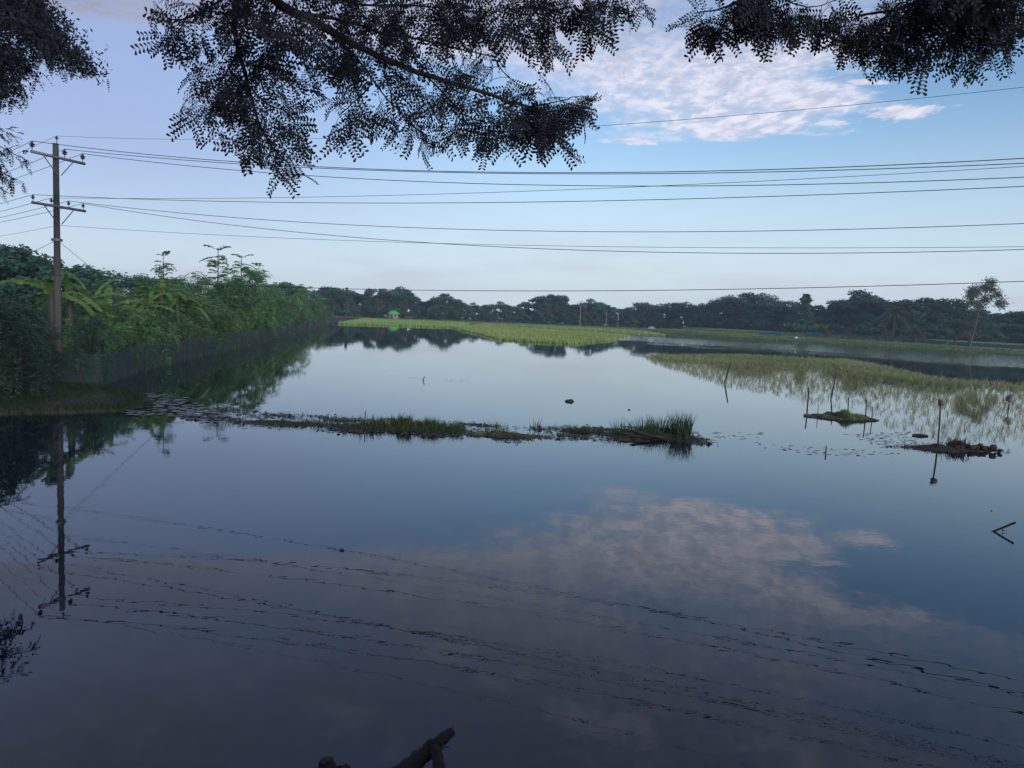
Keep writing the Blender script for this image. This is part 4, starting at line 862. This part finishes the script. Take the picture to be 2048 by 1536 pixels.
# ------------------------------------------------------------------ left rain tree: trunk beyond the frame, branches reaching in
def frond_mesh(pairs=3, leaflets=7, L=.20, pin=.17, lw=.0085, ll=.018, name='frond', mt='rain_leaf'):
    mb = MB(); rz = lambda s: -.25 * L * s * s
    tube(mb, [(L * s, 0, rz(s)) for s in np.linspace(0, 1, 4)], [.0025, .002, .0018, .0012], 3, .0, cap=False)
    pins = [(L * (.35 + .6 * k / pairs), sg) for k in range(pairs) for sg in (-1, 1)]
    for x0, sg in pins:
        a = rng.uniform(.75, 1.1) * sg; d = np.array([math.cos(a), math.sin(a), rng.uniform(-.45, -.05)]); d /= np.linalg.norm(d); s = np.linspace(.1, 1, leaflets); pl = pin * rng.uniform(.8, 1.1)
        base = np.array([x0, 0, rz(x0 / L)]); ax = base + d * (s * pl)[:, None]; ax[:, 2] -= .22 * pl * s ** 2
        tube(mb, np.vstack([base[None], ax[[leaflets // 2, -1]]]), [.0014, .0012, .0008], 3, .0, cap=False)
        side = unit(np.cross(d, [0, 0, 1.])); nrm = np.cross(side, d)
        for g_ in (-1, 1):
            for k in range(leaflets):
                U = unit(side * g_ + d * .5 + nrm * rng.normal(-.1, .2)); W = unit(np.cross(U, nrm)); sc = (.75 + .4 * s[k]) * rng.uniform(.9, 1.1); b0 = ax[k]
                V = np.array([b0, b0 + U * ll * .9 * sc + W * lw * .75 * sc, b0 + U * ll * 1.6 * sc + W * lw * sc, b0 + U * ll * 2.05 * sc, b0 + U * ll * 1.6 * sc - W * lw * sc, b0 + U * ll * .9 * sc - W * lw * .75 * sc])
                mb.add(V, [[0, 1, 2, 3, 4, 5]], rng.uniform(0, 1))
    return mb
def orient(d, nrm):
    x = Vector(d).normalized(); z = Vector(nrm); z = (z - x * z.dot(x)).normalized(); y = z.cross(x)
    return Matrix(((x.x, y.x, z.x), (x.y, y.y, z.y), (x.z, y.z, z.z)))
FRONDS = [frond_mesh(pr, 7) for pr in (2, 3, 3, 2)]
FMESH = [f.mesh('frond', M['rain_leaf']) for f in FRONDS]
def bake(fr):                                        # arrays of one frond, for the joined rest
    return np.concatenate(fr.V), fr.F, np.concatenate(fr.T)
def hang_fronds(e, spots, nobj, dense_scale=1.0):
    """spots: (position, direction, normal, scale); nearest ones singly, the rest as one mass"""
    rest = MB()
    for i, (pos, d, nrm, sc) in enumerate(spots):
        k = int(rng.integers(0, len(FRONDS))); Rm = orient(d, nrm)
        if i < nobj:
            o = link('frond', FMESH[k], e); o.matrix_local = Matrix.Translation(pos) @ Rm.to_4x4() @ Matrix.Scale(sc, 4)
        else:
            V, Fs, T = bake(FRONDS[k]); W = (V * sc) @ np.array(Rm).T + np.array(pos); n0 = rest.n
            rest.V.append(W); rest.T.append(T); rest.n += len(W)
            for f in Fs: rest.F.append(f + n0); rest.M.append(np.zeros(len(f), int))
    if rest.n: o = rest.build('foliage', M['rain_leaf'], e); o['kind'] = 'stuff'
OV = thing('rain_tree', 'big roadside tree whose leafy branches hang into the top of the view', 'tree', (3.2, -3.2, 2.2))
o0 = Vector(OV.location)
mb = MB(); tube(mb, smooth_path([(0, 0, -.5), (.1, .1, 2.2), (-.1, .4, 4.6), (-.2, .6, 6.4)], 5), np.linspace(.45, .26, 16), 12, bump=.05); mb.build('trunk', M['dark_bark'], OV, True)
LIMBS = [  # (points in the picture with their distance, radius at start and end, side-twig reach, fronds per metre)
    ([(430, -170, 4.6), (500, -60, 5.2), (560, 8, 5.7), (625, 40, 5.9), (690, 78, 6.1), (780, 120, 6.2), (850, 148, 6.3), (950, 180, 6.4), (1030, 206, 6.5), (1095, 222, 6.6)], .045, .008, .34, 20),
    ([(600, 25, 5.8), (700, 45, 6.1), (760, 68, 6.3), (830, 80, 6.4), (900, 98, 6.5), (990, 118, 6.6)], .014, .005, .26, 17),
    ([(480, -60, 5.5), (470, 20, 5.8), (472, 80, 5.9), (490, 150, 6.0), (505, 210, 6.1), (525, 265, 6.1), (548, 300, 6.2), (578, 325, 6.2)], .024, .004, .26, 34),
    ([(478, 100, 5.9), (440, 165, 6.0), (405, 186, 6.0), (382, 192, 6.1)], .009, .003, .2, 36),
    ([(488, 160, 5.9), (530, 205, 5.9), (575, 225, 6.0), (600, 255, 6.0)], .008, .003, .2, 38),
    ([(500, -40, 5.6), (420, 15, 5.9), (355, 45, 6.0), (312, 12, 6.1)], .012, .003, .22, 26),
    ([(560, 5, 5.7), (540, 60, 5.9), (560, 110, 6.0), (590, 140, 6.0)], .010, .003, .24, 36),
    ([(660, 62, 6.0), (712, 115, 6.1), (745, 165, 6.2), (700, 215, 6.2), (680, 235, 6.2)], .011, .003, .22, 32),
    ([(745, 160, 6.2), (780, 205, 6.2), (815, 235, 6.2), (840, 250, 6.3)], .007, .003, .2, 36),
    ([(850, 148, 6.3), (900, 200, 6.3), (935, 235, 6.4), (1010, 250, 6.4)], .008, .003, .2, 34),
    ([(1030, 206, 6.5), (1085, 225, 6.5), (1110, 245, 6.5), (1125, 262, 6.5)], .007, .003, .16, 42),
    ([(1060, 214, 6.5), (1130, 200, 6.5), (1140, 196, 6.5), (1160, 192, 6.5)], .006, .003, .10, 70),
    ([(990, 118, 6.6), (1010, 150, 6.6), (1045, 185, 6.6)], .006, .003, .18, 30),
    ([(620, -60, 5.8), (760, -12, 6.0), (900, -8, 6.2), (1040, -10, 6.4), (1180, -18, 6.5), (1290, -22, 6.5)], .016, .005, .22, 34),
    ([(620, -40, 6.2), (700, 5, 6.4), (800, 12, 6.5), (900, 20, 6.6), (1000, 25, 6.6)], .012, .004, .24, 34),
    ([(910, 0, 6.3), (905, 45, 6.3), (895, 70, 6.3)], .006, .003, .16, 34),
    ([(1060, -10, 6.4), (1082, 50, 6.4), (1090, 95, 6.4)], .006, .003, .15, 44),
    ([(1170, -15, 6.5), (1185, 30, 6.5), (1188, 55, 6.5)], .006, .003, .12, 44),
    ([(1500, -90, 5.8), (1510, -20, 6.4), (1470, 10, 6.5), (1400, 30, 6.6)], .02, .004, .2, 36),
    ([(1500, -30, 6.4), (1475, 30, 6.5), (1440, 62, 6.5)], .008, .003, .18, 44),
    ([(1510, -25, 6.4), (1530, 25, 6.5), (1520, 55, 6.5)], .008, .003, .18, 44),
    ([(1510, -30, 6.4), (1580, 5, 6.5), (1620, 15, 6.5), (1670, -5, 6.6)], .008, .003, .14, 36),
    ([(1900, -120, 5.8), (1880, -30, 6.3), (1800, 15, 6.5), (1720, 30, 6.6), (1695, 40, 6.6)], .024, .004, .24, 42),
    ([(1800, 5, 6.4), (1760, 45, 6.5), (1725, 65, 6.5), (1705, 70, 6.6)], .010, .003, .2, 44),
    ([(1790, 25, 6.4), (1780, 65, 6.5), (1768, 95, 6.5)], .008, .003, .18, 46),
    ([(1880, -30, 6.2), (1870, 30, 6.3), (1850, 70, 6.4), (1825, 90, 6.4)], .010, .003, .22, 48),
    ([(1890, -30, 6.2), (1930, 40, 6.3), (1940, 75, 6.3), (1930, 100, 6.4)], .010, .003, .15, 50),
    ([(1900, -60, 6.1), (1980, -10, 6.2), (2020, 30, 6.3), (1985, 70, 6.3)], .010, .003, .15, 48),
    ([(1920, -80, 6.0), (2040, -20, 6.1), (2090, 30, 6.2)], .012, .003, .22, 44),
]
spots = []
for pts, r0, r1, reach, dens in LIMBS:
    P = smooth_path([at(a, b2, Y) - o0 for a, b2, Y in pts], 6)
    P = P + np.cumsum(rng.normal(0, .004, P.shape), 0) * np.linspace(0, 1, len(P))[:, None]
    mb = MB(); tube(mb, P, np.linspace(r0, r1, len(P)), 7)
    L = np.r_[0, np.cumsum(np.linalg.norm(np.diff(P, axis=0), axis=1))]
    nk = max(2, int(L[-1] * dens * (.84 if pts[0][0] < 1300 else .98)))
    for k in range(nk):
        s = (.05 + .95 * (k + rng.uniform(0, 1)) / nk) * L[-1]; c = np.array([np.interp(s, L, P[:, i]) for i in range(3)])
        d = unit(rng.normal(0, 1, 3) * [1, .9, .8] + [0, 0, -.35]); rch = reach * rng.uniform(.05, 1.05) * (1.0 - .45 * s / L[-1]); tip = c + d * rch + [0, 0, -.15 * rch]
        if rch > .06: tube(mb, [c, c + d * rch * .55, tip], [.0035, .003, .002], 3, cap=False)
        fd = unit(d * .6 + rng.normal(0, .6, 3) + [0, 0, -.75]); spots.append((Vector(tip), fd, rand_unit(1)[0] * [1, 1.6, 1] + [0, -.3, .5], rng.uniform(.75, 1.22)))
    mb.build('branch', M['dark_bark'], OV, True)
mb = MB()                                            # heavy boughs from the trunk to where the branches enter the view
for tgt, r in (((430, -170, 4.6), .05), ((620, -60, 5.8), .03), ((1500, -90, 5.8), .03), ((1900, -120, 5.8), .034)):
    q = np.array(at(*tgt) - o0); mb = MB(); tube(mb, smooth_path([(-.2, .6, 6.2), q * .45 + [0, 0, 3.6], q * .8 + [0, 0, 1.0], q], 6), np.linspace(.16, r, 19), 8); mb.build('bough', M['dark_bark'], OV, True)
hang_fronds(OV, spots, 300)

LT = thing('rain_tree', 'tall roadside rain tree whose dark crown fills the top left corner', 'tree', (-21.0, 22.2, .3)); l0 = Vector(LT.location)
mb = MB(); tube(mb, smooth_path([(0, 0, -.5), (-.2, .1, 3), (.1, 0, 7), (.4, .2, 11), (.8, .2, 14)], 5), np.linspace(.42, .15, 21), 10, bump=.04); mb.build('trunk', M['dark_bark'], LT, True)
mbc, mbt = MB(), []
LTB = [((150, 128), 26, (20, -40)), ((185, 140), 26.2, (60, 20)), ((100, 95), 25.5, (10, -20)), ((60, 60), 26, (-30, -60)), ((95, 45), 26.5, (0, -80)), ((30, 120), 25.2, (-60, 40)), ((20, 170), 25.5, (-60, 90)), ((75, 20), 26, (0, -120)), ((50, 150), 26.4, (-40, 60)), ((0, 40), 25, (-80, -20)), ((25, 5), 26, (-40, -90)), ((110, 120), 25.2, (20, 20)), ((0, 195), 25, (-60, 130)),
       ((18, 268), 25.3, (-80, 220)), ((48, 318), 25.2, (-60, 270)), ((42, 368), 25, (-80, 300)), ((10, 340), 25.4, (-80, 290)), ((-10, 300), 25.2, (-120, 240)), ((5, 380), 25, (-100, 320)), ((-60, 350), 25, (-140, 280)), ((-70, 100), 26, (-160, 60)), ((-60, 0), 26, (-150, -40)), ((40, -50), 26, (-60, -120)), ((110, -70), 26, (0, -140)), ((-80, 220), 26, (-150, 180))]
for (tx, ty), Y, (sx, sy) in LTB:
    Y = Y - 7.5 if ty < 200 else Y
    a = np.array(at(sx, sy, Y + rng.uniform(-.3, .6)) - l0); b2 = np.array(at(tx, ty, Y) - l0); t0 = np.array([.2, 0, np.clip(a[2] - 2.5, 3, 13)])
    mb = MB(); P = smooth_path([t0, a * .6 + t0 * .4 + [0, 0, .3], a, b2], 5); tube(mb, P, np.linspace(.07, .008, len(P)), 5); mb.build('branch', M['dark_bark'], LT, True)
    if ty < 200:
        n = 900; sN = rng.uniform(0, 1, (n, 1)) ** .8; c = a + (b2 - a) * sN + rng.normal(0, 1, (n, 3)) * [.30, .5, .22] * (1.15 - .75 * sN); c += .12 * np.sin(c[:, [1, 2, 0]] * 9)
        U = unit(rand_unit(n) - [0, 0, .4]) * .06; leaves(mbc, c, U, np.cross(unit(U), rand_unit(n)) * .03, rng.uniform(0, 1, n))
    dense = 120 if ty < 200 else 46
    for k in range(dense):
        s = rng.uniform(0, 1.0); c = a + (b2 - a) * s + rng.normal(0, 1, 3) * [.36, .45, .26] * (.5 if ty > 200 else .75) * (1.1 - .6 * s)
        d = unit((b2 - a) / np.linalg.norm(b2 - a) + rng.normal(0, .8, 3) + [.0, 0, -.3]); feather(mbc, c, d, rng.uniform(.26, .46) * (.72 if ty < 200 else 1), rng.uniform(0, 1), 7, .35, .26, .085)
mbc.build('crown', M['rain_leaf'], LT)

# ------------------------------------------------------------------ dead branch and stump on the near bank
BR = thing('dead_branch', 'forked dead branch with a sawn end poking up from the near bank', 'branch', (-.9, 3.6, 1.0)); b0 = Vector(BR.location)
def rough_log(mb, pts, rad, k=12, n=10, bump=.09, knots=()):
    P = smooth_path(pts, n); R = np.interp(np.linspace(0, 1, len(P)), np.linspace(0, 1, len(rad)), rad)
    for pos_, sz in knots: R = R * (1 + sz * np.exp(-((np.linspace(0, 1, len(P)) - pos_) / .04) ** 2))
    tube(mb, P, R * (1 + rng.normal(0, .025, len(P))), k, bump=bump)
mb = MB(); rough_log(mb, [at(700, 1650, 4.05) - b0, at(790, 1560, 4.25) - b0, at(850, 1508, 4.45) - b0, at(880, 1482, 4.52) - b0, at(904, 1463, 4.6) - b0], [.075, .062, .052, .036, .029], knots=((.60, .25), (.82, .15))); mb.build('main_stem', M['dark_bark'], BR, True)
mb = MB(); rough_log(mb, [at(868, 1496, 4.46) - b0, at(876, 1520, 4.36) - b0, at(880, 1570, 4.2) - b0], [.036, .034, .045]); mb.build('side_stem', M['dark_bark'], BR, True)
for q in (((880, 1497), (890, 1494), (900, 1493)), ((872, 1508), (884, 1500), (892, 1492)), ((905, 1462), (906, 1455), (906, 1450)), ((850, 1500), (835, 1512), (825, 1525))):
    mb = MB(); tube(mb, [at(*s, 4.45) - b0 for s in q], [.005, .004, .002], 5); mb.build('twig', M['wood'], BR)
SP = thing('stump', 'low broken stump at the bottom edge left of the forked branch', 'stump', (-1.0, 3.75, .9)); s0 = Vector(SP.location)
mb = MB(); rough_log(mb, [at(672, 1680, 3.95) - s0, at(662, 1600, 4.0) - s0, at(655, 1545, 4.05) - s0, at(652, 1520, 4.06) - s0], [.07, .06, .048, .040], bump=.12, knots=((.7, .2),))
rough_log(mb, [at(650, 1552, 4.08) - s0, at(684, 1548, 4.1) - s0, at(712, 1572, 4.1) - s0, at(740, 1620, 4.1) - s0], [.03, .052, .05, .05], bump=.14); mb.build('body', M['dark_bark'], SP, True)

# ------------------------------------------------------------------ air
HAZE = 0.0004
if HAZE:
    mb = MB(); box(mb, (60, 330, 14), (900, 420, 16.0)); m, t, b = mat('haze'); t.nodes.remove(b)
    pv = NN(t, 'ShaderNodeVolumePrincipled'); pv.inputs['Color'].default_value = (.60, .80, 1, 1); pv.inputs['Density'].default_value = HAZE; pv.inputs['Anisotropy'].default_value = .1
    t.links.new(pv.outputs[0], t.nodes['Material Output'].inputs['Volume'])
    o = mb.build('haze', m); o['kind'] = 'stuff'
